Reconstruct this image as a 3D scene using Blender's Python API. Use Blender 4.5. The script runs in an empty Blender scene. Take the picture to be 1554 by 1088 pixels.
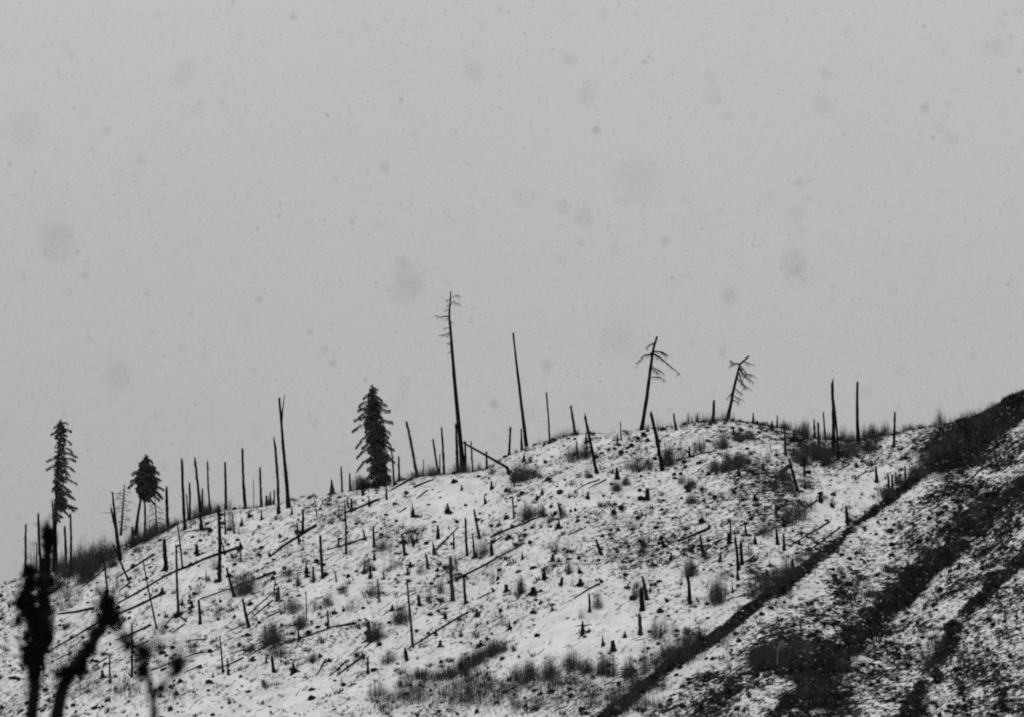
import bpy, math, random
import numpy as np
from mathutils import Vector, Matrix, noise as mnoise

random.seed(7)
rng = np.random.default_rng(7)
scene = bpy.context.scene
C = scene.collection

# ------------------------------------------------------------------ camera
F = 4000.0                      # focal length in pixels of the 1554 wide photograph
CU, CV = 777.0, 544.0
PITCH = math.radians(8.0)
CAM = np.array([0.0, 0.0, 1.7])
cam_data = bpy.data.cameras.new("camera")
cam_data.sensor_width = 36.0
cam_data.lens = 36.0 * F / 1554.0
cam_data.clip_start = 0.1
cam_data.clip_end = 9000.0
cam_data.dof.use_dof = True
cam_data.dof.focus_distance = 375.0
cam_data.dof.aperture_fstop = 3.1
cam = bpy.data.objects.new("camera", cam_data)
C.objects.link(cam)
cam.location = CAM
cam.rotation_euler = (math.radians(90) + PITCH, 0, 0)
scene.camera = cam

# ------------------------------------------------------------------ sky, sun, exposure
SUN_EL, SUN_AZ = math.radians(50), math.radians(200)
world = bpy.data.worlds.new("World")
scene.world = world
world.use_nodes = True
nt = world.node_tree
nt.nodes.clear()
wo = nt.nodes.new("ShaderNodeOutputWorld")
bg = nt.nodes.new("ShaderNodeBackground")
bg.inputs["Strength"].default_value = 0.1
sky = nt.nodes.new("ShaderNodeTexSky")
sky.sky_type = 'NISHITA'
sky.sun_disc = False
sky.sun_elevation = SUN_EL
sky.sun_rotation = SUN_AZ
bw = nt.nodes.new("ShaderNodeRGBToBW")
tc = nt.nodes.new("ShaderNodeTexCoord")
sep = nt.nodes.new("ShaderNodeSeparateXYZ")
clampz = nt.nodes.new("ShaderNodeMath"); clampz.operation = 'MAXIMUM'; clampz.inputs[1].default_value = 0.0
mad = nt.nodes.new("ShaderNodeMath"); mad.operation = 'MULTIPLY_ADD'
SKY0, SKYK = 3.80, 1.55           # overcast cloud layer: horizon value, growth towards the zenith
mad.inputs[1].default_value = SKY0 * SKYK
mad.inputs[2].default_value = SKY0
mixw = nt.nodes.new("ShaderNodeMix"); mixw.data_type = 'FLOAT'; mixw.inputs[0].default_value = 0.92
nt.links.new(sky.outputs[0], bw.inputs[0])
nt.links.new(tc.outputs["Generated"], sep.inputs[0])
nt.links.new(sep.outputs[2], clampz.inputs[0])
nt.links.new(clampz.outputs[0], mad.inputs[0])
# very soft unevenness of the cloud layer
cn = nt.nodes.new("ShaderNodeTexNoise"); cn.inputs["Scale"].default_value = 5.0; cn.inputs["Detail"].default_value = 3.0
cmr = nt.nodes.new("ShaderNodeMapRange"); cmr.inputs[3].default_value = 0.95; cmr.inputs[4].default_value = 1.05
mul = nt.nodes.new("ShaderNodeMath"); mul.operation = 'MULTIPLY'
nt.links.new(tc.outputs["Generated"], cn.inputs["Vector"])
nt.links.new(cn.outputs["Fac"], cmr.inputs[0])
nt.links.new(mad.outputs[0], mul.inputs[0]); nt.links.new(cmr.outputs[0], mul.inputs[1])
nt.links.new(bw.outputs[0], mixw.inputs[2])
nt.links.new(mul.outputs[0], mixw.inputs[3])
nt.links.new(mixw.outputs[0], bg.inputs["Color"])
nt.links.new(bg.outputs[0], wo.inputs["Surface"])

sun_d = bpy.data.lights.new("sun", 'SUN')
sun_d.energy = 0.5
sun_d.angle = math.radians(30)
sun_d.color = (1.0, 0.99, 0.98)
sun = bpy.data.objects.new("sun", sun_d)
C.objects.link(sun)
sd = Vector((math.sin(SUN_AZ) * math.cos(SUN_EL), math.cos(SUN_AZ) * math.cos(SUN_EL), math.sin(SUN_EL)))
sun.rotation_euler = sd.to_track_quat('Z', 'Y').to_euler()
sun.location = (0, 0, 200)

scene.view_settings.view_transform = 'Standard'
scene.view_settings.look = 'None'
scene.view_settings.exposure = 0.0
scene.view_settings.gamma = 1.0
scene.view_settings.use_curve_mapping = False
scene.render.engine = 'CYCLES'
scene.cycles.use_denoising = False
scene.cycles.use_adaptive_sampling = False
scene.cycles.max_bounces = 3
scene.cycles.diffuse_bounces = 2
scene.cycles.glossy_bounces = 1
scene.cycles.filter_width = 2.1

# ------------------------------------------------------------------ noise and terrain
def vnoise(x, y, seed=0):
    x = np.asarray(x, float); y = np.asarray(y, float)
    xi = np.floor(x).astype(np.int64); yi = np.floor(y).astype(np.int64)
    fx = x - xi; fy = y - yi
    fx = fx * fx * (3 - 2 * fx); fy = fy * fy * (3 - 2 * fy)
    def h(a, b):
        n = (a * 374761393 + b * 668265263 + seed * 974634777) & 0xFFFFFFFF
        n = ((n ^ (n >> 13)) * 1274126177) & 0xFFFFFFFF
        n = n ^ (n >> 16)
        return (n & 0xFFFF) / 65535.0
    a = h(xi, yi); b = h(xi + 1, yi); c = h(xi, yi + 1); d = h(xi + 1, yi + 1)
    return (a * (1 - fx) + b * fx) * (1 - fy) + (c * (1 - fx) + d * fx) * fy
def fbm(x, y, oct=4, seed=0):
    s = 0; a = 0.5; t = 0
    for k in range(oct):
        s = s + a * vnoise(x * 2 ** k, y * 2 ** k, seed + k * 17); t += a; a *= 0.5
    return s / t - 0.5

def px_ray(u, v):
    f = np.array([0, math.cos(PITCH), math.sin(PITCH)]); up = np.array([0, -math.sin(PITCH), math.cos(PITCH)])
    d = f * F + np.array([1.0, 0, 0]) * (u - CU) + up * (CV - v)
    return d / d[1]                       # scaled so that Y advances by one
def px_at(u, v, Y):
    return CAM + px_ray(u, v) * Y

YR = 400.0
SKYLINE = [(-500,1040),(-250,965),(-60,900),(37,868),(110,856),(150,841),(190,822),(250,800),(275,788),(306,779),(336,770),(371,767),(398,763),
           (418,759),(453,749),(505,745),(531,740),(546,737),(571,732),(600,728),(633,718),(669,715),(732,710),(754,694),(798,676),(834,665),
           (860,658),(875,654),(917,654),(975,648),(1025,643),(1060,636),(1105,632),(1145,637),(1180,642),(1200,648),(1240,660),(1300,663),
           (1340,656),(1391,645),(1436,639),(1458,632),(1480,628),(1508,612),(1554,588),(1700,540),(1900,500),(2300,520)]
sx = np.array([px_at(u, v, YR)[0] for u, v in SKYLINE]); sz = np.array([px_at(u, v, YR)[2] for u, v in SKYLINE])
def softplus(t, w): return w * np.logaddexp(0, t / w)
FACE = 0.55
def h_base(X, Y):
    X = np.asarray(X, float); Y = np.asarray(Y, float)
    yr = YR + 14 * fbm(X / 60.0, X * 0 + 3.3, 2, 5)
    # smooth the crest outline slightly
    zr = (np.interp(X - 1.2, sx, sz) + np.interp(X, sx, sz) * 2 + np.interp(X + 1.2, sx, sz)) / 4
    t = Y - yr
    face = zr - FACE * softplus(-t, 1.3) - 0.22 * softplus(t, 1.3) + 0.62
    big = 2.2 * fbm(X / 26.0, Y / 26.0, 3, 11) * np.clip(-t / 14.0, 0, 1)
    face = face + big
    floor = 0.0 + 0.35 * fbm(X / 12.0, Y / 12.0, 3, 31) * np.clip((Y - 14) / 20, 0, 1)
    z = softplus(face - floor, 1.6) + floor - 0.4
    far = 40 * fbm(X / 500.0, Y / 500.0, 3, 77) + 10
    w = np.clip((np.maximum(np.abs(X) - 260, Y - 620) / 400), 0, 1)
    z = z * (1 - w) + w * np.maximum(far, -2)
    return z
def base_hit(u, v, h):
    d = px_ray(u, v)
    Y = np.arange(240.0, 430.0, 0.25)
    P = CAM[None, :] + d[None, :] * Y[:, None]
    g = P[:, 2] - h(P[:, 0], Y)
    idx = np.nonzero(g < 0)[0]
    if len(idx) and idx[0] > 0:
        i = idx[0]
        t = g[i - 1] / (g[i - 1] - g[i])
        y = Y[i - 1] + 0.25 * t
    else:
        y = Y[int(np.argmin(g))] if not len(idx) else Y[0]
    x = d[0] * y
    return np.array([x, y, float(h(np.array([x]), np.array([y]))[0])])

B1 = [(900,1100),(985,1040),(1010,1018),(1060,985),(1110,950),(1150,918),(1200,882),(1240,848),(1290,800),(1340,766),(1380,740),(1408,715),(1431,700),(1487,672),(1508,659),(1575,622)]
B2 = [(1190,1065),(1232,1024),(1257,998),(1304,958),(1329,927),(1361,902),(1388,876),(1423,846),(1448,820),(1463,797),(1485,778),(1508,762),(1580,715)]
B3 = [(1370,1085),(1410,1030),(1438,958),(1470,925),(1492,895),(1507,873),(1575,815)]
B4 = [(1080,1060),(1134,1015),(1170,1008),(1217,996),(1240,985)]
def to_world(pl, hh, k): return np.array([base_hit(u, v - k * (h_ * 8 + 5), h_base)[:2] for (u, v), h_ in zip(pl, hh)])
BANKS = []
for pl, hh, wd, dec in ((B1, [1.0,1.0,1.1,0.8,0.8,0.9,0.9,0.6,0.4,0.6,0.9,1.4,1.8,2.0,2.0,2.0], 0.6, 9.0),
                        (B2, [1.5,1.5,1.6,1.7,1.7,1.9,2.3,2.4,2.0,1.5,1.2,1.2,1.2], 1.0, 6.0),
                        (B3, [0.4,0.4,0.5,0.7,0.6,0.5,0.5], 0.7, 5.0),
                        (B4, [0.0,0.7,1.1,1.0,0.0], 0.9, 6.0)):
    BANKS.append((to_world(pl, hh, 1.0 if pl is B1 else 0.55), np.array(hh, float), wd, dec))
def sdist(X, Y, P):
    best = np.full(X.shape, 1e9); sgn = np.ones(X.shape); par = np.zeros(X.shape)
    for i in range(len(P) - 1):
        a, b = P[i], P[i + 1]; e = b - a; L2 = e @ e
        t = ((X - a[0]) * e[0] + (Y - a[1]) * e[1]) / L2
        tc_ = np.clip(t, 0, 1)
        dx = X - a[0] - tc_ * e[0]; dy = Y - a[1] - tc_ * e[1]
        d = np.sqrt(dx * dx + dy * dy)
        m = d < best
        s = np.where(e[0] * (Y - a[1]) - e[1] * (X - a[0]) < 0, 1.0, -1.0)
        best = np.where(m, d, best); sgn = np.where(m, s, sgn); par = np.where(m, i + tc_, par)
    return best * sgn, par
ss = lambda t: np.clip(t, 0, 1) ** 2 * (3 - 2 * np.clip(t, 0, 1))
def h_full(X, Y):
    X = np.asarray(X, float); Y = np.asarray(Y, float)
    z = h_base(X, Y)
    near = (X > -25) & (X < 130) & (Y > 240) & (Y < 460)
    if near.any():
        xn, yn = X[near], Y[near]; dz = np.zeros(xn.shape)
        for P, hh, wd, dec in BANKS:
            d, par = sdist(xn, yn, P)
            d = d + (0.7 if P is BANKS[0][0] else 2.2) * fbm(xn / 1.8, yn / 1.8, 3, 91) + (0.7 if P is BANKS[0][0] else 1.6) * fbm(xn / 6, yn / 6, 2, 92)
            amp = np.interp(par, np.arange(len(hh)), hh) * (0.8 + 0.9 * vnoise(xn / 5.0, yn / 5.0, 55)) * 0.9
            prof = ss(d / wd) * np.exp(-np.maximum(d - wd, 0) / dec)
            if P is not BANKS[0][0]: amp = amp * ss((fbm(xn / 3.4, yn / 3.4, 2, 95) + .5) * 2.4)
            dz -= amp * prof
        z[near] += dz
    # small relief: hummocks, run along the slope, stronger on the rough right hand slope
    rough = 0.55 + 0.6 * np.clip((X - 30) / 40, 0, 1)
    c, s = math.cos(0.73), math.sin(0.73)
    a = X * c + Y * s; b = -X * s + Y * c
    z = z + rough * (0.55 * fbm(a / 3.2, b / 1.5, 4, 301)) * np.clip((Y - 200) / 60, 0, 1)
    return z
def ground(x, y): return float(h_full(np.array([x], float), np.array([y], float))[0])
def hit(u, v): return base_hit(u, v, h_full)

def axis(lo, hi, step, far_lo, far_hi):
    a = list(np.arange(lo, hi + step / 2, step)); s = step; x = hi
    while x < far_hi: s *= 1.25; x += s; a.append(x)
    s = step; x = lo; pre = []
    while x > far_lo: s *= 1.25; x -= s; pre.append(x)
    return np.array(pre[::-1] + a)
ax = axis(-88, 94, 0.36, -4500, 4500); ay = axis(300, 416, 0.36, -4500, 6000)
GX, GY = np.meshgrid(ax, ay)
GZ = h_full(GX.ravel(), GY.ravel()).reshape(GX.shape)
nx, ny = len(ax), len(ay)
co = np.stack([GX.ravel(), GY.ravel(), GZ.ravel()], 1)
ii = np.arange(nx * ny).reshape(ny, nx)
fc = np.stack([ii[:-1, :-1].ravel(), ii[:-1, 1:].ravel(), ii[1:, 1:].ravel(), ii[1:, :-1].ravel()], 1)
me = bpy.data.meshes.new("hillside")
me.vertices.add(len(co)); me.vertices.foreach_set("co", co.ravel())
me.loops.add(fc.size); me.loops.foreach_set("vertex_index", fc.ravel().astype(np.int32))
me.polygons.add(len(fc)); me.polygons.foreach_set("loop_start", np.arange(0, fc.size, 4, dtype=np.int32))
me.polygons.foreach_set("loop_total", np.full(len(fc), 4, dtype=np.int32))
me.update(calc_edges=True)
me.polygons.foreach_set("use_smooth", np.ones(len(fc), dtype=bool))

def cover(X, Y):
    """how much of the ground shows through the thin snow, 0..1"""
    X = np.asarray(X, float); Y = np.asarray(Y, float)
    d, par = sdist(X, Y, BANKS[0][0])
    right = ss((d - 1.5) / 5.0)
    c = 0.41 + 0.46 * fbm(X / 9.0, Y / 9.0, 3, 401) + 0.10 * ss((X - 5) / 30)
    r = 0.66 + 0.75 * fbm(X / 4.0, Y / 4.0, 3, 402)
    c = c * (1 - right) + r * right
    c = np.where((d > -0.3) & (d < 0.9), np.maximum(c, 0.75), c)
    c = c - 0.22 * np.exp(-((d - 2.8) / 1.3) ** 2) * ss((fbm(X / 9, Y / 9, 2, 44) + .35) * 2)
    for P, hh, wd, dec in BANKS[1:]:
        d2, _ = sdist(X, Y, P); d2 = d2 + 3.2 * fbm(X / 3.0, Y / 3.0, 3, 93)
        c = c + (0.35 + 0.5 * vnoise(X / 2.5, Y / 2.5, 77)) * np.exp(-((d2 - 0.4) / (1.4 if P is BANKS[1][0] else 1.0)) ** 2) * np.clip((fbm(X / 2.6, Y / 2.6, 3, 97) + .3) * 3, 0, 1.2)
    # brushy hollow between the right hand poles, and the scrubby foot of the slope
    def spot(u, v, r, a):
        p = hit(u, v)
        return a * np.exp(-(((X - p[0]) / r) ** 2 + ((Y - p[1]) / (r * 1.3)) ** 2))
    for u, v, r, a in ((1230,690,4,.22),(1270,690,3,.2),(1310,678,3,.25),(1190,725,4,.15),(690,755,6,-.3),(880,960,7,-.3),(940,960,5,-.25),(1250,780,4,-.35),(1290,745,4,-.3),(1060,880,4,-.2),(720,880,5,-.15),(520,860,4,-.15),(200,950,3,-.15),(1540,600,5,.6),(1505,622,4,.6),(1400,990,3,-.2),(1440,940,3,-.25),(1330,860,3,-.25),(1440,690,5,.5),(1480,650,4,.6),(1110,705,3,.2),(880,1030,8,.3),(1180,1000,3,.1),(1330,700,2,.1),(420,975,4,.3),(1170,960,6,.15)):
        c = c + spot(u, v, r, a)
    return np.clip(c, 0, 1.3)
cov = np.clip(cover(GX.ravel(), GY.ravel()), 0, 1.3)
at = me.attributes.new("cover", 'FLOAT', 'POINT'); at.data.foreach_set("value", cov.astype(np.float32))

# ------------------------------------------------------------------ materials
def new_mat(name):
    m = bpy.data.materials.new(name); m.use_nodes = True
    b = m.node_tree.nodes["Principled BSDF"]
    return m, m.node_tree, b
def gray(v): return (v, v, v, 1)
def bark(name, lo, hi, scale=3.0, zs=0.25):
    m, t, b = new_mat(name)
    tc = t.nodes.new("ShaderNodeTexCoord"); mp = t.nodes.new("ShaderNodeMapping")
    mp.inputs["Scale"].default_value = (scale, scale, scale * zs)
    n = t.nodes.new("ShaderNodeTexNoise"); n.inputs["Scale"].default_value = 1.5; n.inputs["Detail"].default_value = 6
    r = t.nodes.new("ShaderNodeValToRGB")
    r.color_ramp.elements[0].position = 0.38; r.color_ramp.elements[0].color = gray(lo)
    r.color_ramp.elements[1].position = 0.72; r.color_ramp.elements[1].color = gray(hi)
    bp = t.nodes.new("ShaderNodeBump"); bp.inputs["Strength"].default_value = 0.5; bp.inputs["Distance"].default_value = 0.05
    t.links.new(tc.outputs["Object"], mp.inputs[0]); t.links.new(mp.outputs[0], n.inputs["Vector"])
    t.links.new(n.outputs["Fac"], r.inputs[0]); t.links.new(r.outputs[0], b.inputs["Base Color"])
    t.links.new(n.outputs["Fac"], bp.inputs["Height"]); t.links.new(bp.outputs[0], b.inputs["Normal"])
    b.inputs["Roughness"].default_value = 0.9; b.inputs["Specular IOR Level"].default_value = 0.04
    return m
M_CHAR = bark("charred_wood", 0.003, 0.016)
M_GREY = bark("weathered_wood", 0.015, 0.05)
M_LOG = bark("log_wood", 0.004, 0.02)
M_PALE = bark("pale_bark", 0.10, 0.22)
M_STEM = bark("shrub_stems", 0.035, 0.09)
M_NEEDLE = bark("needles", 0.03, 0.10, 3, 1)
M_LITTER = bark("litter", 0.005, 0.03, 1.0, 1)
M_GRASS = bark("dead_grass", 0.012, 0.075, 0.7, 1)
M_FORE = bark("dark_twig", 0.004, 0.012, 30, 1)

M_SNOW, t, b = new_mat("thin_snow_over_soil")
tc = t.nodes.new("ShaderNodeTexCoord")
def N(kind, **kw):
    n = t.nodes.new(kind)
    for k, v in kw.items():
        if k == 'op': n.operation = v
        else: n.inputs[k].default_value = v
    return n
def L(a, b_): t.links.new(a, b_)
rot = N("ShaderNodeMapping"); rot.inputs["Rotation"].default_value = (0, 0, -0.73); rot.inputs["Scale"].default_value = (1, 1, 1)
L(tc.outputs["Object"], rot.inputs[0])
str_ = N("ShaderNodeMapping"); str_.inputs["Scale"].default_value = (0.42, 1.0, 1.0)
L(rot.outputs[0], str_.inputs[0])
n1 = N("ShaderNodeTexNoise", Scale=1.6, Detail=6.0, Roughness=0.66, Distortion=0.6); L(str_.outputs[0], n1.inputs["Vector"])
n2 = N("ShaderNodeTexNoise", Scale=4.2, Detail=3.0, Roughness=0.6); L(str_.outputs[0], n2.inputs["Vector"])
n3 = N("ShaderNodeTexNoise", Scale=0.35, Detail=3.0); L(tc.outputs["Object"], n3.inputs["Vector"])
att = t.nodes.new("ShaderNodeAttribute"); att.attribute_name = "cover"
geo = t.nodes.new("ShaderNodeNewGeometry"); sp = t.nodes.new("ShaderNodeSeparateXYZ"); L(geo.outputs["Normal"], sp.inputs[0])
steep = N("ShaderNodeMapRange"); steep.inputs[1].default_value = 0.74; steep.inputs[2].default_value = 0.55; steep.inputs[3].default_value = 0.0; steep.inputs[4].default_value = 0.5
L(sp.outputs[2], steep.inputs[0])
add = N("ShaderNodeMath", op='ADD'); L(att.outputs["Fac"], add.inputs[0]); L(steep.outputs[0], add.inputs[1])
# noise mix
ma = N("ShaderNodeMath", op='MULTIPLY'); ma.inputs[1].default_value = 0.62; L(n1.outputs["Fac"], ma.inputs[0])
mb = N("ShaderNodeMath", op='MULTIPLY'); mb.inputs[1].default_value = 0.38; L(n2.outputs["Fac"], mb.inputs[0])
ns = N("ShaderNodeMath", op='ADD'); L(ma.outputs[0], ns.inputs[0]); L(mb.outputs[0], ns.inputs[1])
thr = N("ShaderNodeMapRange"); thr.clamp = False; thr.inputs[1].default_value = 0.0; thr.inputs[2].default_value = 1.0; thr.inputs[3].default_value = 0.70; thr.inputs[4].default_value = 0.36
cap_ = N("ShaderNodeMath", op='MINIMUM'); cap_.inputs[1].default_value = 0.95; L(add.outputs[0], cap_.inputs[0])
L(cap_.outputs[0], thr.inputs[0])
df = N("ShaderNodeMath", op='SUBTRACT'); L(ns.outputs[0], df.inputs[0]); L(thr.outputs[0], df.inputs[1])
mk = N("ShaderNodeMapRange"); mk.inputs[1].default_value = -0.035; mk.inputs[2].default_value = 0.05; L(df.outputs[0], mk.inputs[0])
soil = N("ShaderNodeValToRGB"); soil.color_ramp.elements[0].color = gray(0.003); soil.color_ramp.elements[1].color = gray(0.022)
soil.color_ramp.elements[0].position = 0.4; soil.color_ramp.elements[1].position = 0.75
L(n2.outputs["Fac"], soil.inputs[0])
snw = N("ShaderNodeValToRGB"); snw.color_ramp.elements[0].color = gray(0.63); snw.color_ramp.elements[1].color = gray(0.76)
snw.color_ramp.elements[0].position = 0.62; snw.color_ramp.elements[1].position = 0.42
snw.color_ramp.elements[0].position = 0.35; snw.color_ramp.elements[1].position = 0.6
L(n3.outputs["Fac"], snw.inputs[0])
mx = t.nodes.new("ShaderNodeMix"); mx.data_type = 'RGBA'
L(mk.outputs[0], mx.inputs[0]); L(snw.outputs[0], mx.inputs[6]); L(soil.outputs[0], mx.inputs[7])
n4 = N("ShaderNodeTexNoise", Scale=2.3, Detail=5.0, Roughness=0.75); L(str_.outputs[0], n4.inputs["Vector"])
mh = N("ShaderNodeMapRange"); mh.inputs[1].default_value = 0.52; mh.inputs[2].default_value = 0.74; mh.inputs[3].default_value = 0.0; mh.inputs[4].default_value = 0.7
L(n4.outputs["Fac"], mh.inputs[0])
mc = N("ShaderNodeMath", op='MULTIPLY'); L(mh.outputs[0], mc.inputs[0])
ca = N("ShaderNodeMapRange"); ca.inputs[1].default_value = 0.1; ca.inputs[2].default_value = 0.8; ca.inputs[3].default_value = 0.25; ca.inputs[4].default_value = 1.0
L(att.outputs["Fac"], ca.inputs[0]); L(ca.outputs[0], mc.inputs[1])
mg = t.nodes.new("ShaderNodeMix"); mg.data_type = 'RGBA'; mg.inputs[7].default_value = gray(0.12)
L(mc.outputs[0], mg.inputs[0]); L(snw.outputs[0], mg.inputs[6]); L(mg.outputs[2], mx.inputs[6])
L(mx.outputs[2], b.inputs["Base Color"])
bp = N("ShaderNodeBump", Strength=0.6, Distance=0.12); L(ns.outputs[0], bp.inputs["Height"]); L(bp.outputs[0], b.inputs["Normal"])
b.inputs["Roughness"].default_value = 0.8; b.inputs["Specular IOR Level"].default_value = 0.06

M_FLAKE, _, b2 = new_mat("falling_snow"); b2.inputs["Base Color"].default_value = gray(0.2); b2.inputs["Roughness"].default_value = 1.0  # shaded look of white flakes against the bright sky, put into the grey
b2.inputs["Specular IOR Level"].default_value = 0.0

hill = bpy.data.objects.new("hillside", me); me.materials.append(M_SNOW); hill["kind"] = "structure"; C.objects.link(hill)

# ------------------------------------------------------------------ mesh helpers
class MB:
    def __init__(s): s.v = []; s.f = []
    def tube(s, pts, rad, sides=8, jag=0.0, rough=0.0, cap=True):
        pts = [Vector(p) for p in pts]; n = len(pts); base = len(s.v)
        ph = random.random() * 6.28
        ref = None
        for i, p in enumerate(pts):
            a = pts[max(i - 1, 0)]; c = pts[min(i + 1, n - 1)]
            t = (c - a); t = t.normalized() if t.length > 1e-9 else Vector((0, 0, 1))
            if ref is None: ref = Vector((0, 1, 0)) if abs(t.y) < 0.8 else Vector((1, 0, 0))
            x = t.cross(ref).normalized(); y = t.cross(x).normalized()
            for k in range(sides):
                an = ph + 2 * math.pi * k / sides
                r = rad[i] * (1 + (random.uniform(-rough, rough) if rough else 0))
                q = p + x * (r * math.cos(an)) + y * (r * math.sin(an))
                if i == n - 1 and jag: q = q + t * random.uniform(-jag, jag)
                s.v.append(tuple(q))
        for i in range(n - 1):
            for k in range(sides):
                a = base + i * sides + k; b_ = base + i * sides + (k + 1) % sides
                s.f.append((a, b_, b_ + sides, a + sides))
        if cap:
            s.v.append(tuple(pts[-1] - (pts[-1] - pts[-2]).normalized() * jag * 0.8)); c = len(s.v) - 1
            for k in range(sides): s.f.append((base + (n - 1) * sides + k, base + (n - 1) * sides + (k + 1) % sides, c))
            s.v.append(tuple(pts[0])); c = len(s.v) - 1
            for k in range(sides): s.f.append((base + (k + 1) % sides, base + k, c))
    def tri(s, a, b_, c):
        i = len(s.v); s.v += [tuple(a), tuple(b_), tuple(c)]; s.f.append((i, i + 1, i + 2))
    def quad(s, a, b_, c, d):
        i = len(s.v); s.v += [tuple(a), tuple(b_), tuple(c), tuple(d)]; s.f.append((i, i + 1, i + 2, i + 3))
    def blob(s, c, r, n=6):
        c = Vector(c); base = len(s.v); R = n; S = n + 2
        for i in range(R + 1):
            th = math.pi * i / R
            for k in range(S):
                ph = 2 * math.pi * k / S
                q = random.uniform(0.7, 1.2)
                s.v.append(tuple(c + Vector((r[0] * math.sin(th) * math.cos(ph), r[1] * math.sin(th) * math.sin(ph), r[2] * math.cos(th))) * q))
        for i in range(R):
            for k in range(S):
                a = base + i * S + k; b_ = base + i * S + (k + 1) % S
                s.f.append((a, b_, b_ + S, a + S))
    def mesh(s, name, mat, origin=(0, 0, 0), smooth=False):
        m = bpy.data.meshes.new(name)
        o = Vector(origin)
        m.from_pydata([tuple(Vector(p) - o) for p in s.v], [], s.f)
        m.materials.append(mat)
        if smooth: m.polygons.foreach_set("use_smooth", [True] * len(m.polygons))
        m.update()
        return m
    def obj(s, name, mat, origin=(0, 0, 0), parent=None, smooth=False):
        m = s.mesh(name, mat, origin, smooth)
        o = bpy.data.objects.new(name, m); C.objects.link(o)
        if parent is not None: o.parent = parent
        else: o.location = origin
        return o
THINGS = []
def tag(o, label, cat, group=None, px=None, short=None, auto=None):
    if label: o["label"] = label
    o["category"] = cat
    if group: o["group"] = group
    THINGS.append(dict(o=o, cat=cat, px=px, auto=auto, short=short))
    return o
def empty(name, loc):
    o = bpy.data.objects.new(name, None); o.empty_display_size = 0.3; o.location = loc; C.objects.link(o); return o
def spline(pts, n):
    """resample a polyline of Vectors"""
    pts = [Vector(p) for p in pts]
    out = []
    segs = len(pts) - 1
    for i in range(n + 1):
        t = i / n * segs; k = min(int(t), segs - 1); out.append(pts[k].lerp(pts[k + 1], t - k))
    return out

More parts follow.
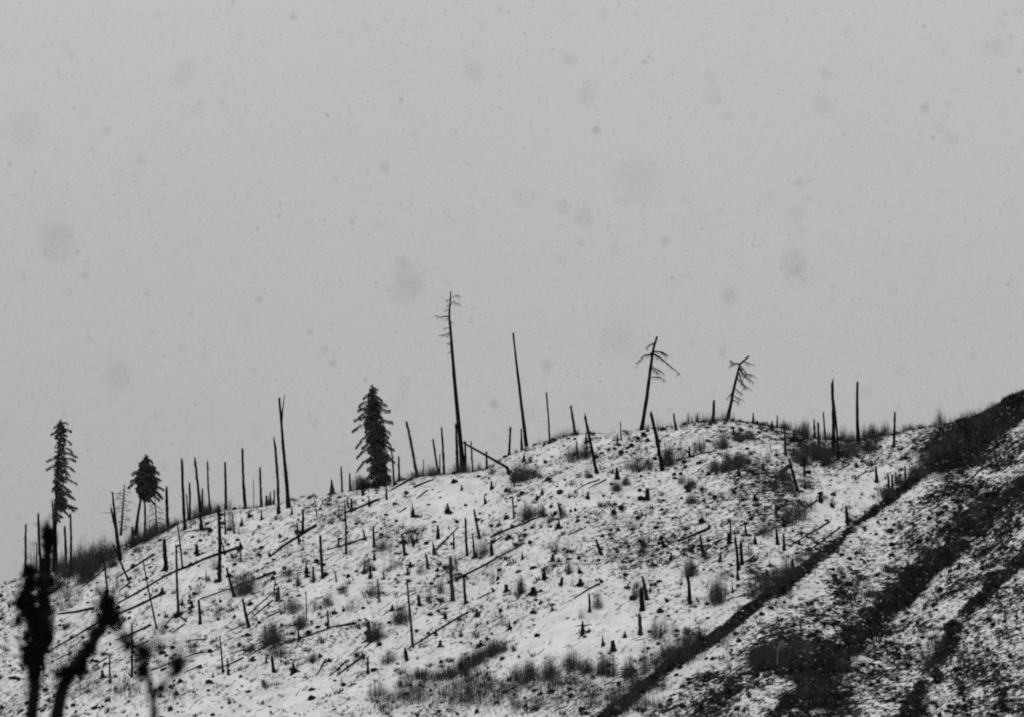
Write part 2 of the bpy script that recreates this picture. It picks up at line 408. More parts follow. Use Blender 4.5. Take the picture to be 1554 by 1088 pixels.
# ------------------------------------------------------------------ standing dead wood
# top x, top y, base x, base y, width at the base (all in pixels of the photograph)
S_ = [
(58,781,64,881,5),(79.5,760,81.5,850,3.4),(98,798,101,843,4.6),(107,780,107,873,4),(56,824,56,860,2.6),(39,795,39,840,4),
(168.5,772,184,849,4.5),(219,750,219.5,818,4),(201,799,201,829,4.6),(209,790,210.5,813,2),(253,739,255.5,803,5.2),
(276,696,280.5,803,5),(287.5,732,288,786,4.2),(283,749,286,784,2.5),(296,698,306,803,4.8),(307,742,307,769,4),(315,698,319.5,769,3.2),
(368,680,373,767,4.8),(384.5,727,385,762,1.3),(394.5,709,397,764,4.2),(416.5,666,423,778,4.8),
(410,746,410,759,3.2),(415.7,743,415.7,762,3.2),(404.7,752,404.7,760,5),(517.5,707,519.5,745,3.4),(531,718,531.5,741,3.8),
(503.5,726,504.5,746,8.5),(500,748,500,760,4),(549,725,551,751,4.4),(586,737,587,757,3.4),(527,753,529,770,3.2),(532.6,756,533.7,776,4.4),
(523.4,765,525.6,840,3.6),(459.4,772,459.4,807,4.6),(450.6,793,454,825,3.4),(476,748,481,784,1.6),(486.3,811,490,876,4.8),(443,766,442.5,780,4),
(566.8,798,568,829,4),(559.4,754,561,768,2.6),(551,803,555,819,4),(513,815,514,829,3.4),(514,769,514.5,789,1.4),(397,772,397,788,5),
(594,682,598,736,3.2),(605,692,605.6,727,3.4),(617,640,633,718,4.8),(642.7,696,643,708,2.2),(657,664,666,718,4),(667.5,689,667.5,714,2.4),
(670,648,674,715,4),(692,642,695,713,4.8),(706,668,706.5,713,4),(715,670,718,713,2.8),(738,685,738.7,711,3.8),(774.5,648,772,683,4.2),
(791,650,792,676,3.4),(829,593,834,665,3),(866,615,873.8,653,4.2),(887.5,629,906,717,5.4),(941.5,640,943,667,2.2),(936.6,658,937,674,4),
(987.4,625,1005.5,713,6.4),(1022.5,627,1026.5,652,4),(1044.5,626,1045,636,2.4),(1058.5,625,1058.5,639,5),(1083.8,606,1081.6,634,5),(1143,625,1143.4,638,4),
(1179.6,629.5,1179.6,644,3.2),(1190.5,648,1191.7,690,4.4),(1197.5,697,1210.7,745,5),(1249.6,625,1252.6,655,3.2),(1241.5,642,1243,681,4.8),(1235.7,636,1235.7,651,3.4),
(1263,577,1265,685,6),(1266.5,616,1272,697,3.6),(1358,625,1356,677,4.4),(1464.4,634,1465.5,660,4),(1222,673.5,1224.6,687,4.4),
(1219.5,690,1221.3,722,3.8),(1203.7,650,1205.6,665,5),(1373.5,706,1374.2,737,3.8),(1328.4,708,1330,731,6),(1348,720,1350,745,4.4),(1354,720,1355,745,4.2),(1359.6,716,1360,728,3),
(1284.5,769,1286,793,5.5),(1245,746.5,1245,761,7),(1176.5,762,1178.7,783,5),(1188,783,1190,798,6.5),(1178,800,1180,825,5),(1189,810,1190,834,4.6),
(1115.4,814,1120.6,864,5),(1118.4,862,1119.4,878,4.4),(1124,823,1126,856,6),(1108.5,792,1109,818,3.4),(1105.6,808,1106.6,823,6),(1130,792,1133,811,4.6),
(1092.6,836,1092.6,851,5.5),(1145,807,1146,824,5.5),(1043.4,873,1047.4,915,6.5),(975,875.6,982,909,5.5),(973.8,892,974.9,925,8),
(904.3,817,913,841,4.8),(894,900.6,895,928,4.4),(971,935,972,962,7),(948.6,956,949.3,966,4.6),(914.3,963.6,915.3,979,7),(930,972,931,986,8),
(1202,848,1204.4,871,6),(1111,888,1111.8,898,4.6),(1063,959,1064.5,976,7),(617.6,882,626.7,980,4),(615,982,617.6,1001,5),(683.4,844,687.4,910,6.4),(704,873,706.8,915,4.6),
(706.5,788,709,842,4.2),(716.8,809,719.7,842,3.2),(719.7,773.5,727.8,817,4.4),(777.5,752,780,786,3),(745.4,819,747.6,842,5),(688,809,688.5,832,3.4),(657,822,659.4,840,6),
(663.8,798,665,816,5),(646,840,649.5,861,4),(626.3,763,627.8,783,6),(679,764,680.7,777,7),(735,751.5,737.4,763,5.5),(745.4,730,747,741.5,5),(700.6,736,700.6,743,4),(767,777,767,787,6),
(758,788,756.5,798,5),(791.8,835,793,848,5),(632,812,633,819,5),(825.6,859,827,878,7),(808.5,890,810,901,9),(838.8,840,839.5,850,5),(848,845,848,852,5),(852,875.6,851.8,887,6),
(881.5,878,881.5,887,8),(847.6,789,848.4,800,7),(863,862,863.5,870,5),(878,858,880,869,6),(820,908,820.4,915,5),(838,920,838,926,5),(989,846,990,857,7),(892.5,746,892.5,755,6),
(981.5,740,982,757,8),(824,765,826,783,5.5),(814.6,749,816,757,6),(823.4,741,823.4,748,6),(936.6,709,938,726,6),(847.6,762,852,781,4.6),(875,669,877,695,3.4),(889,656,889.5,672,5.5),
(804.3,690,805.3,700,5.5),(795.5,691,795.5,699,5),(1004,815,1008,829,7),(1019,838,1018,848,5),(1038,835,1038,842,6),(1064.7,783,1064.7,792,8),(1112.5,646,1114,659,4.4),(1046.3,677,1047,692,4),
(1120,710.6,1121,721,5),(1157.4,703,1158,713,5.6),(1171.3,638,1171.3,650,3.4),(1145,749,1145.6,758,6),(463.8,851,465.6,869,5.5),(475,859,475.7,883,3.4),(451.6,866,452,888,2.6),(553.7,853,553,869,6),
(561.6,859,562,877,5),(580.8,866,583.4,878,6),(573,878,575.6,913,2.8),(509,866,510.6,882,2.6),(497,925.6,498,953,3.4),(559,942,560,972,7.5),(463.8,896,465.6,941,1.7),(452.5,952,453.3,972,3.6),
(417.5,877.5,418,888,4),(422.8,891,421,910,6),(443.7,1002,446,1019,9),(412.3,995,415.8,1019,5),(558,997,558.5,1022,4),(595.6,917,594.8,926,6),(403.6,997,404.4,1005,4.5),(550,985,551,996,3.6),
(698.6,1006,699.5,1027,3.4),(675.8,927,676.4,937,7),(724.4,923,725,934,7),(773,941,774.4,954,6),(768.3,886.5,768.3,896,6),(698.6,953,700,965,6),(729,971.5,729,980,8),(635,903,637,918,6),
(660.7,953,661.6,963,6),(668,971.5,668,980,7),(622.7,851.6,622.7,860,6),(663.7,857.7,663.7,866,6),(618,860.7,618.8,871,5),(249.6,818,252.4,864,7),(268.5,789,277,860,3),(267.5,829,271,930,4.4),
(331.7,771,333,882,6),(334.4,814,342,841,2.6),(344,860.6,355.8,904,4.6),(368.4,909,378.3,951,4.6),(301.3,910,304,946,4.8),(217.2,851,238,953,2.8),(298.5,822,298.5,839,8),(365,821,365.2,832,9),
(365,834,365.4,852,2.8),(312.3,865,313.7,883,2.2),(276.5,906,277,917,5.5),(291,911.6,291.2,921,6),(246,891,246,899,7),(251,927,252,936,4),(289,851,289.3,857,6),(157.8,852,165,920,3.4),
(171.4,824.5,196,880,3.4),(200,946,200,1027,3.6),(166.5,996,167,1027,3),(61,934,66.7,1015,3.4),(155,1017,156,1027,7),(323,1017,323,1027,3),(333.6,966,338.6,1020,3),(345,998,346.8,1023,3.4),
(341,775,342.3,810,2.8),(352.3,775,356,809,2.2),(367,782,367.6,796,4.4),(378.3,774,378.3,784,5),(568,839,569,848,5),
(1299,700,1300,708,5),(1262,760,1263,768,5),(1213,818,1214,826,5),(1217,760,1218,768,5),(1168,850,1169,859,6),(1163,864,1164,872,6),(1440,668,1441,690,5),
]
HAND = {  # hand written labels, keyed by the base pixel
 (633,718): ("bare pole leaning left just right of the large spruce", "the pole leaning beside the spruce"),
 (834,665): ("thin straight pole on the ridge right of the tall bare leaning pole", None),
 (906,717): ("thick black pole leaning left, its foot in the snow below the ridge saddle", "the thick pole below the saddle"),
 (1005.5,713): ("thick shattered pole leaning left in front of dark brush, below the drooping-bough snag", "the thick shattered leaning pole"),
 (1265,685): ("tallest straight black pole on the right part of the ridge", "the tallest right-hand ridge pole"),
 (1272,697): ("thin leaning pole crossing behind the tallest right-hand ridge pole", None),
 (1356,677): ("lone straight pole standing in clean snow near the right end of the ridge", "the lone far-right pole"),
 (1210.7,745): ("black snag slanting down to the right through grey scrub", "the slanting snag in scrub"),
 (490,876): ("thick flat-topped pole standing alone in snow below the long slanting log", "the lone flat-topped slope pole"),
 (626.7,980): ("tall slim pole low on the slope, a log running up from its foot", "the slim pole above the log"),
 (687.4,910): ("tall thick splintered snag standing mid-slope beside a long fallen log", "the splintered mid-slope snag"),
 (709,842): ("taller of the two upright poles standing close together mid-slope", "the twin mid-slope poles"),
 (719.7,842): ("shorter of the two upright poles standing close together mid-slope", None),
 (727.8,817): ("black snag leaning left just above the twin mid-slope poles", None),
 (974.9,925): ("fat tapering black stub with spreading foot, left of the shattered stub pair", "the paired black stubs"),
 (982,909): ("ragged leaning stub with hooked foot, right one of the black stub pair", None),
 (1047.4,915): ("split two-pronged black snag standing alone on clean snow", "the split two-pronged snag"),
 (1120.6,864): ("tall thin black snag above the dark road bank", "the thin snag above the bank"),
 (913,841): ("short leaning pole with a bushy foot in the middle of the slope", "the short bushy-footed pole"),
 (895,928): ("straight short post standing under a slanting log beside a grey bush", "the post under a log"),
 (333,882): ("tall thick post crossing behind the long fallen log on the left slope", "the post behind the longest log"),
 (271,930): ("tall thin pole crossing the longest fallen log, heap of sticks at its foot", "the pole across the longest log"),
 (238,953): ("very thin long pole leaning left across both big logs", None),
 (252.4,864): ("tapered black post standing alone in snow below the left ridge", "the tapered post below the ridge"),
 (373,767): ("tall straight bare pole on the ridge left of the forked snag", "the straight pole left of the fork"),
 (280.5,803): ("leftmost of the row of tall bare poles on the left ridge", "the leftmost of the pole row"),
 (306,803): ("tall pole with dark spreading foot, leaning slightly left on the left ridge", None),
 (255.5,803): ("thick blunt post just right of the round-crowned fir", "the blunt post by the fir"),
 (423,778): ("bare pole standing just left of the forked snag", None),
 (560,972): ("short fat black post low on the slope above slanting logs", "the fat post low down"),
 (525.6,840): ("slender tall pole crossing a thin log, below the left edge of the spruce", "the slender pole below the spruce"),
 (504.5,746): ("fat pointed black stump on the skyline left of the large spruce", "the fat skyline stump"),
 (1286,793): ("black stump on the upper lip of the dark right-hand bank", "the stump on the bank lip"),
 (706.5,713): ("short thick broken trunk at the foot of the tallest twiggy snag", None),
 (66.7,1015): ("thin pole at the lower left edge, half hidden by blurred twigs", None),
 (200,1027): ("straight thin pole rising from the bottom edge near the lower left", None),
}
def stand(a, name, mat=None, extra=None, label=None, short=None, cat=None, group=None):
    tx, ty, bx, by, w = a
    P = hit(bx, by)
    ppm = F / P[1]
    H = math.hypot(tx - bx, ty - by) / ppm
    r = w / ppm / 2 * (1.04 if by - ty >= 24 else .95)
    top = px_at(tx, ty, P[1] + random.uniform(-0.04, 0.04) * H)
    p0 = Vector((P[0], P[1], P[2] - 0.15)); p1 = Vector(top)
    tall = (by - ty) >= 24
    n = max(5, min(16, int(H * 2)))
    pts = []; rad = []
    bend = Vector((random.uniform(-1, 1), random.uniform(-1, 1), 0)) * 0.014 * H
    stub = not tall and w / max(by - ty, 1) > 0.28 and random.random() < .7
    r *= random.uniform(.85, 1.12) if not tall else 1.0
    kind_ = random.random()
    if not tall: p1 = p1 + Vector((random.uniform(-.3, .3), random.uniform(-.3, .3), 0)) * r
    for i in range(n + 1):
        s = i / n
        q = p0.lerp(p1, s) + bend * math.sin(math.pi * s) + Vector((random.uniform(-1, 1), random.uniform(-1, 1), 0)) * r * (0.12 if tall else 0.05)
        if tall: rr = r * (1.0 - 0.30 * s) * (1 + 0.35 * math.exp(-s * H / 0.35))
        else: rr = r * ((1.0 - 0.82 * s ** (.5 + kind_)) if stub else (1 - 0.35 * s)) * (1 + 0.8 * kind_ * math.exp(-s * 9)) * (1 if kind_ < .6 else random.uniform(.8, 1.25))
        pts.append(q); rad.append(max(rr * random.uniform(0.9, 1.1), 0.012))
    mb = MB()
    mb.tube(pts, rad, 8, jag=(min(0.75, H * 0.07) if tall else min(0.2, H * .12)), rough=0.12)
    if not tall or random.random() < 0.4:     # root spurs and slabs at the foot
        for _ in range(random.randint(2, 4)):
            an = random.uniform(0, 6.28); ln = r * random.uniform(1.5, 3.2)
            q = p0 + Vector((math.cos(an) * ln, math.sin(an) * ln, 0)); q.z = ground(q.x, q.y) + r * .1
            mb.tube([p0 + Vector((0, 0, r * 1.6)), p0.lerp(q, .55) + Vector((0, 0, r * .5)), q], [r * .55, r * .35, r * .12], 5)
    for _ in range(0 if tall else random.choice((0, 1, 1, 2, 3))):    # splinters still standing beside the main one
        off = Vector((random.choice((-1, 1)) * r * random.uniform(.3, 1.1), random.uniform(-.5, .5) * r, 0))
        mb.tube([p0 + off, p0.lerp(p1, random.uniform(.4, .8)) + off * 1.4], [r * .5, r * .1], 5)
    if tall and H > 3.5:                       # knots and broken stubs of branches
        for _ in range(random.randint(2, 10)):
            s = random.uniform(.25, .97); q = p0.lerp(p1, s); an = random.uniform(0, 6.28)
            ln = random.uniform(.12, .5) + r
            mb.tube([q, q + Vector((math.cos(an) * ln, math.sin(an) * ln, random.uniform(-.1, .25)))], [.035, .015], 4)
    o = mb.obj(name, mat or (M_CHAR if random.random() < .75 else M_GREY), tuple(p0), parent=None)
    return o, P, H, r
for a in S_:
    tall = a[3] - a[1] >= 24
    H = a[3] - a[1]
    key = (a[2], a[3])
    o, P, Hm, r = stand(a, "dead_snag" if tall else "tree_stump")
    lab, short = HAND.get(key, (None, None))
    slim = a[4] / H
    lean = math.degrees(math.atan2(a[2] - a[0], H))
    adj = []
    if tall:
        adj.append("tall" if H > 60 else ("short" if H < 34 else ""))
        adj.append("thin" if a[4] < 3 else ("thick" if a[4] > 4.7 else "bare"))
        adj.append("left-leaning" if lean > 7 else ("right-leaning" if lean < -4 else "upright"))
        adj.append("black snag")
    else:
        adj.append("squat" if slim > .7 else ("pointed" if slim > .3 else "slim"))
        adj.append("black stump")
    tag(o, lab, "dead tree" if tall else "tree stump", "bare dead poles on the hill" if tall else "broken stumps in the snow",
        px=((a[0] + a[2]) / 2, (a[1] + a[3]) / 2), short=short, auto=" ".join(x for x in adj if x))

# ---- dead trees with branches: trunk line and branch lines in photograph pixels
def branchy(name, trunk, w, branches, label, short, off=(0, 0), sc=1.0, mat=None, cat="dead tree", group="bare dead poles on the hill", twigs=0.0, wtop=0.35):
    cv = lambda p: (off[0] + p[0] / sc, off[1] + p[1] / sc)
    tr = [cv(p) for p in trunk]                 # from base upward
    P = hit(*tr[0]); ppm = F / P[1]; r = w / ppm / 2 * 1.0
    root = empty(name, (P[0], P[1], P[2]))
    pts = [Vector(px_at(u, v, P[1])) for u, v in tr]
    pts[0].z -= .2
    sp_ = spline(pts, 18)
    mb = MB(); mb.tube(sp_, [max(r * (1 - (1 - wtop) * i / 18) * (1 + .35 * math.exp(-i)), .02) for i in range(19)], 9, jag=.12, rough=.12)
    mb.obj("trunk", mat or M_CHAR, tuple(root.location), parent=root)
    for br in branches:
        bw_, line = br[0], br[1:]
        dy = random.uniform(-.6, .6)
        q = []
        for k, p in enumerate(line):
            u, v = cv(p); q.append(Vector(px_at(u, v, P[1] + dy * k / len(line))))
        b0 = MB(); rr = bw_ / ppm / 2
        sq = spline(q, max(3, len(q) * 2))
        rr *= 1.15; b0.tube(sq, [max(rr * (1 - .7 * i / (len(sq) - 1)), .02) for i in range(len(sq))], 5)
        L_ = sum((sq[i + 1] - sq[i]).length for i in range(len(sq) - 1))
        for _ in range(int(twigs * L_ * 6)):
            i = random.randint(1, len(sq) - 1); d = Vector((random.uniform(-1, 1), random.uniform(-1, 1), random.uniform(-1.6, .25))) * random.uniform(.15, .6)
            b0.tube([sq[i], sq[i] + d * .6, sq[i] + d + Vector((0, 0, -.05))], [.028, .02, .012], 3, cap=False)
        b0.obj("branch", mat or M_CHAR, tuple(root.location), parent=root)
    tag(root, label, cat, group, px=tr[len(tr) // 2], short=short)
    return root
branchy("dead_snag", [(405,2360),(355+190-140,1830),(398,1300),(405,1088),(385,850),(375,700),(360,530),(350,430),(355,290),(365,200),(370,110)], 6.6,
        [(1.4,(385,190),(420,160),(475,160)),(1.4,(360,290),(410,225),(440,265),(480,260)),(2.0,(350,430),(290,420),(240,435),(170,415)),(1.2,(345,450),(310,462)),
         (1.6,(358,630),(290,660),(215,665)),(1.2,(345,340),(300,345)),(1.2,(345,280),(320,290)),(1.1,(360,210),(300,225)),(1.2,(365,510),(395,490)),(1.1,(355,570),(290,570)),
         (1.1,(370,750),(310,775)),(1.0,(380,870),(340,880)),(1.0,(372,640),(335,680)),(1.0,(352,440),(305,480))] if False else [],
        "placeholder", None, off=(640, 430), sc=8.37) if False else None
branchy("dead_snag", [(703,713),(697,650),(691,590),(688.5,560),(686,532),(684.8,514),(683,493),(681.8,481),(682.4,465),(683.6,454),(684.2,443)], 6.6,
        [(1.3,(686,452.7),(690.2,449),(696.7,449)),(1.3,(683,464.6),(689,457),(692.6,461.7),(697.3,461)),(2.2,(681.8,481.4),(674.6,480.2),(668.7,482),(660.3,479.6)),
         (1.1,(681,484),(677,485)),(1.7,(682.8,505.3),(674.6,508.8),(665.7,509.5)),(1.2,(681.5,470.6),(675.8,471.2)),(1.1,(681.3,463.5),(678,464.6)),(1.0,(683,455),(675.8,457)),
         (1.1,(683.6,491),(687.2,488.5)),(1.0,(682.4,498),(674.6,498)),(1.1,(684,519.6),(677,522.6)),(1.0,(685.5,534),(680.6,535)),(1.0,(684,506),(679,511))],
        "tallest snag of all, thin and twiggy at its bent top, on the skyline", "the tallest twiggy snag", twigs=2.2, wtop=.3)
branchy("dead_snag", [(799,675),(793.5,632),(788,585),(783,545),(778.7,506)], 5.6, [(1,(779.5,512),(781,507))], "second tallest snag, a bare leaning pole without branches on the skyline", "the tall bare leaning pole", wtop=.5)
branchy("dead_snag", [(973.5,651),(981,607),(987,560),(991,533),(997,511)], 6.2,
        [(1.8,(293,140),(240,165),(205,200)),(2.4,(285,262),(190,265),(120,340)),(2.4,(290,232),(370,235),(430,270)),(2.6,(288,258),(350,290),(440,360),(540,445)),
         (1.8,(275,385),(380,440)),(1.6,(270,400),(340,455)),(1.6,(262,488),(350,485),(390,515)),(3.0,(290,250),(260,250),(235,262)),(1.4,(370,238),(385,262)),(1.2,(300,265),(330,300))] and
        [(1.8,(993,520.6),(985.3,524.3),(980,529.4)),(2.4,(992,538.5),(978,539),(967.6,550)),(2.4,(992.6,534),(1004.4,534.6),(1013.2,539.7)),(2.8,(992.4,538),(1001.5,542.6),(1014.7,553),(1029.4,565.4)),
         (1.8,(990.4,556.6),(1006,564.7)),(1.6,(989.7,558.8),(1000,567)),(1.6,(988.5,571.8),(1001.5,571.3),(1007.4,575.7)),(3.6,(992.6,537),(988,536.7),(984.5,538.5)),(3.4,(1003,535),(1006,537),(1010,538))],
        "leaning snag with a few drooping boughs on both sides, on the ridge", "the leaning snag with boughs", twigs=3.2, wtop=.5)
c7 = lambda x, y: (950 + x / 6.8, 500 + y / 6.8)
branchy("dead_snag", [(1104.5,633),c7(1110,620),c7(1175,355),c7(1270,275)], 5.2,
        [(2.0,c7(1165,350),c7(1110,345),c7(1070,310)),(1.2,c7(1105,350),c7(1065,382)),(1.1,c7(1215,330),c7(1260,340),c7(1320,362)),(2.0,c7(1185,375),c7(1240,450),c7(1320,475)),
         (2.2,c7(1172,400),c7(1220,480),c7(1310,535)),(2.0,c7(1160,430),c7(1190,510),c7(1225,585)),(1.8,c7(1150,500),c7(1210,570),c7(1280,610)),(1.2,c7(1120,600),c7(1190,655)),
         (1.3,c7(1112,680),c7(1150,700),c7(1200,715)),(1.1,c7(1100,720),c7(1160,748)),(1.0,c7(1090,650),c7(1050,700)),(1.6,c7(1180,390),c7(1200,440),c7(1245,470))],
        "bent-topped snag leaning right with twiggy boughs hanging on its right side", "the bent-topped snag", twigs=4.0, wtop=.5)
branchy("dead_snag", [(438,769),(434,720),(430,680),(427,640),(423.7,603)], 6, [(3.2,(427.3,640),(428.5,625),(431.8,598)),(1.2,(435.5,718),(438,716)),(1.4,(428,668),(426,671))],
        "forked snag ending in two bare prongs on the left ridge", "the forked bare snag", wtop=.55)
branchy("dead_snag", [(182,848),(176,800),(172.5,765),(170.5,746)], 6, [(1,(170.5,748),(165,744)),(1,(171,748),(183,749)),(1,(173,777),(151,778)),(1.1,(173,770),(183,772)),(1,(174,790),(166,792)),(1,(171,763),(167,768))],
        "thick dark snag with thin side twigs, left of the round-crowned fir", "the twiggy snag left of the fir", mat=M_CHAR)
br = []
for k in range(26):
    y = 742 + k * 2.4; s = 1 if k % 2 else -1; ln = random.uniform(4, 15) * (1 if s > 0 else .7)
    x = 189 - (y - 735) * 0.075
    br.append((.9, (x, y), (x + s * ln * .6, y + random.uniform(-1, 2)), (x + s * ln, y + random.uniform(-2, 5))))
branchy("dead_tree", [(183.5,810),(186.5,770),(189,735)], 3.8, br, "dead feathery conifer with many fine bare twigs, left of the round-crowned fir", "the feathery dead conifer", mat=M_GREY, twigs=1.0, wtop=.4)
branchy("dead_snag", [(343,771),(342.5,740),(341.5,701)], 4.4, [(1.4,(342.3,722),(345.5,722))], "tall pole with one short stub, on the ridge above a grey bush", "the pole with one stub", wtop=.75)
branchy("dead_snag", [(302.6+1000,673),(1301.2,640),(1300.6,615),(1301.3,579)], 6, [(1,(1301,596),(1303,594)),(1,(1300.8,620),(1303,622))], "tall wavering pole with a flared foot, right of the tallest right-hand ridge pole", "the wavering pole", wtop=.55)
branchy("tree_stump", [(614.6,842),(612,825),(610,810.5)], 5, [(2.6,(608.5,811),(614,808.5),(624,806.8)),(1.4,(612,809),(617.5,802)),(1.6,(610,811),(606,815))], "knee-bent stump whose broken top folds over to the right", "the knee-bent stump", cat="tree stump", group="broken stumps in the snow", wtop=.6)
branchy("tree_stump", [(1068.4,843),(1065,828),(1062.5,812)], 6.5, [(2.6,(1065,836),(1060,832),(1059,840)),(1.6,(1068,840),(1075,839))], "bent black stump with clawed foot under the end of a short log", "the claw-footed stump", cat="tree stump", group="broken stumps in the snow", wtop=.4)
branchy("tree_stump", [(884,962),(884,952),(884.3,941)], 7, [(2.6,(884,949),(899,947)),(3,(884,953),(889,958),(898,962)),(2.4,(884,956),(878,962)),(2.4,(893,953),(895,957),(892,966)),(2,(884,948),(872,950))],
        "heap of crossed broken stubs low on the clean snow", "the heap of crossed stubs", cat="tree stump", group="broken stumps in the snow", wtop=.3)
branchy("bare_sapling", [(1179,1006),(1180,992),(1183,972)], 3.4, [(1.5,(1180,990),(1176,980),(1173,974)),(1.5,(1181,984),(1187,977),(1189,971)),(1.2,(1180,988),(1188,983))], "small pale forked sapling in front of the black brushy bank", "the pale forked sapling", mat=M_PALE, cat="sapling", group=None, twigs=2)
br = []
for k in range(9):
    x, y = 235.6 + k * .25, 762 + k * 4.2
    s = 1 if k % 2 else -1; br.append((1.1, (x, y), (x + s * random.uniform(4, 9), y + random.uniform(-1, 4)), (x + s * random.uniform(8, 13), y + random.uniform(0, 7))))
branchy("dead_snag", [(238,806),(236.5,780),(235,752)], 3.4, br, "slim twiggy snag under the right side of the round-crowned fir", None, mat=M_GREY, twigs=1.8)

# ------------------------------------------------------------------ living conifers
def conifer(name, trunk, w, tips, env, n_in, label, short, droop=.25, spray=.3, dens=1.0):
    """tips: (tip x, tip y, attach y); env: [(y, half width left, half width right)]"""
    P = hit(*trunk[0]); ppm = F / P[1]; r = w / ppm / 2
    root = empty(name, (P[0], P[1], P[2]))
    tr = [Vector(px_at(u, v, P[1])) for u, v in trunk]; tr[0].z -= .3
    st = spline(tr, 24)
    mb = MB(); mb.tube(st, [max(r * (1 - .85 * i / 24), .03) * (1 + .6 * math.exp(-i)) for i in range(25)], 9, rough=.08)
    mb.obj("trunk", M_CHAR, tuple(root.location), parent=root)
    tv = np.array([p[1] for p in trunk][::-1]); tu = np.array([p[0] for p in trunk][::-1])
    ax_u = lambda v: float(np.interp(v, tv, tu))
    cr = MB(); bo = MB()
    def bough(a, tip, dn):
        L_ = (tip - a).length
        mid = a.lerp(tip, .6) + Vector((random.uniform(-.1, .1) * L_, random.uniform(-.1, .1) * L_, L_ * random.uniform(.03, .2)))
        q = spline([a, mid, tip], 8)
        bo.tube(q, [max(.05 * (1 - i / 9), .015) for i in range(9)], 4, cap=False)
        n = int(max(18, L_ * 62 * dn))
        d = (tip - a).normalized(); side = d.cross(Vector((0, 0, 1))).normalized()
        for _ in range(n):
            s = random.uniform(.12, 1.04) ** .8; s = min(s, 1.03)
            k = min(int(s * 8), 7); c = q[k].lerp(q[k + 1], min(max(s * 8 - k, 0), 1.3))
            wd = spray * (1.15 - .5 * s) * min(1, L_ / 1.6) * random.uniform(.6, 2.0)
            c = c + side * random.uniform(-wd, wd) + Vector((0, 0, random.uniform(-.9, .25) * wd))
            l = spray * random.uniform(.5, 1.15)
            dr = (d * random.uniform(.1, 1) + side * random.uniform(-.9, .9) + Vector((0, 0, random.uniform(-1.1, .15)))).normalized() * l
            pw = Vector((random.uniform(-1, 1), random.uniform(-1, 1), random.uniform(-1, 1))).cross(dr).normalized() * l * random.uniform(.12, .24)
            cr.quad(c, c + dr * .5 + pw, c + dr, c + dr * .5 - pw)
    for tx, ty, ay_ in tips:
        dyy = random.uniform(-.25, .25)
        bough(Vector(px_at(ax_u(ay_), ay_, P[1])), Vector(px_at(tx, ty, P[1] + dyy)), dens * 1.3)
    ev = np.array(env)
    for k in range(n_in):
        y = ev[0, 0] + (ev[-1, 0] - ev[0, 0]) * (k + random.random()) / n_in
        an = random.uniform(0, 6.283)
        hl = np.interp(y, ev[:, 0], ev[:, 1]); hr = np.interp(y, ev[:, 0], ev[:, 2])
        hw = (hr if math.cos(an) > 0 else hl) / ppm; hd = .5 * (hl + hr) / ppm
        ln = random.choice((random.uniform(.35, .8), random.uniform(.75, 1.15)))
        a = Vector(px_at(ax_u(y), y, P[1]))
        tip = a + Vector((math.cos(an) * hw * ln, math.sin(an) * hd * ln, -droop * max(hw, .4) * random.uniform(-.2, 2.0)))
        bough(a, tip, dens)
    # leader
    tp = st[-1]
    for _ in range(60):
        c = tp + Vector((random.uniform(-.12, .12), random.uniform(-.12, .12), random.uniform(-.9, .1)))
        d = Vector((random.uniform(-1, 1), random.uniform(-1, 1), random.uniform(-.1, 1))).normalized() * .28
        pw = d.cross(Vector((.3, .8, .1))).normalized() * .06
        cr.quad(c, c + d * .5 + pw, c + d, c + d * .5 - pw)
    cr.obj("crown", M_NEEDLE, tuple(root.location), parent=root)
    bo.obj("limbs", M_CHAR, tuple(root.location), parent=root)
    tag(root, label, "tree", "living conifers on the ridge", px=trunk[len(trunk) // 2], short=short)
    return root
g = lambda x, y, ay_: (520 + x / 6.4, 570 + y / 6.4, 570 + ay_ / 6.4)
conifer("spruce_tree", [(580,736),(576,700),(571,655),(567,620),(564.5,585)], 6.5,
        [g(205,210,150),(*g(165,285,225)[:2],605),g(155,325,290),g(160,390,320),g(120,425,395),g(100,530,440),g(135,685,540),g(145,780,660),g(145,910,740),g(200,1040,900),g(190,690,600),g(210,460,440),
         g(335,130,110),g(380,235,170),g(425,280,250),g(455,335,330),g(480,445,440),g(455,545,490),g(460,660,570),g(495,710,640),g(500,825,730),g(470,1000,850),g(440,590,520),g(455,780,690),g(430,900,800)],
        [(588,3,3),(600,8,9),(615,13,14),(640,15,15),(670,16,14),(700,17,15),(722,17,14),(733,17,9)], 400,
        "large full spruce, the biggest living tree, standing on the ridge left of centre", "the large spruce", droop=.35, spray=.36)
k1 = lambda x, y, ay_: (30 + x / 5.18, 570 + y / 5.18, 570 + ay_ / 5.18)
kA = lambda x, y, ay_: (30 + x / 7.25, 740 + y / 7.25, 740 + ay_ / 7.25)
conifer("pine_tree", [(86,868),(84,809),(84,780),(86,744),(88,709),(90.8,686),(91.8,638)], 5,
        [k1(270,400,380),k1(250,455,440),k1(280,560,520),k1(215,665,610),k1(212,730,680),k1(262,820,760),k1(255,900,830),k1(375,370,370),k1(402,430,410),k1(405,530,490),k1(415,600,560),
         k1(450,632,590),k1(440,665,640),k1(430,745,700),k1(445,840,770),k1(430,960,890),k1(440,1035,990),k1(390,780,720),k1(400,900,830),kA(600,110,20),kA(625,215,150),kA(595,245,190),kA(540,300,230),kA(400,930-600,300)],
        [(638,3,3),(645,9,10),(658,10,10),(668,5,8),(685,6,9),(700,8,13),(715,5,14),(740,2,17),(760,1,17),(775,1,15),(788,0.5,9)], 330,
        "tall ragged pine, its boughs mostly on the right side, at the far left", "the tall ragged pine", droop=.4, spray=.3)
kD = lambda x, y, ay_: (140 + x / 6.8, 680 + y / 6.8, 680 + ay_ / 6.8)
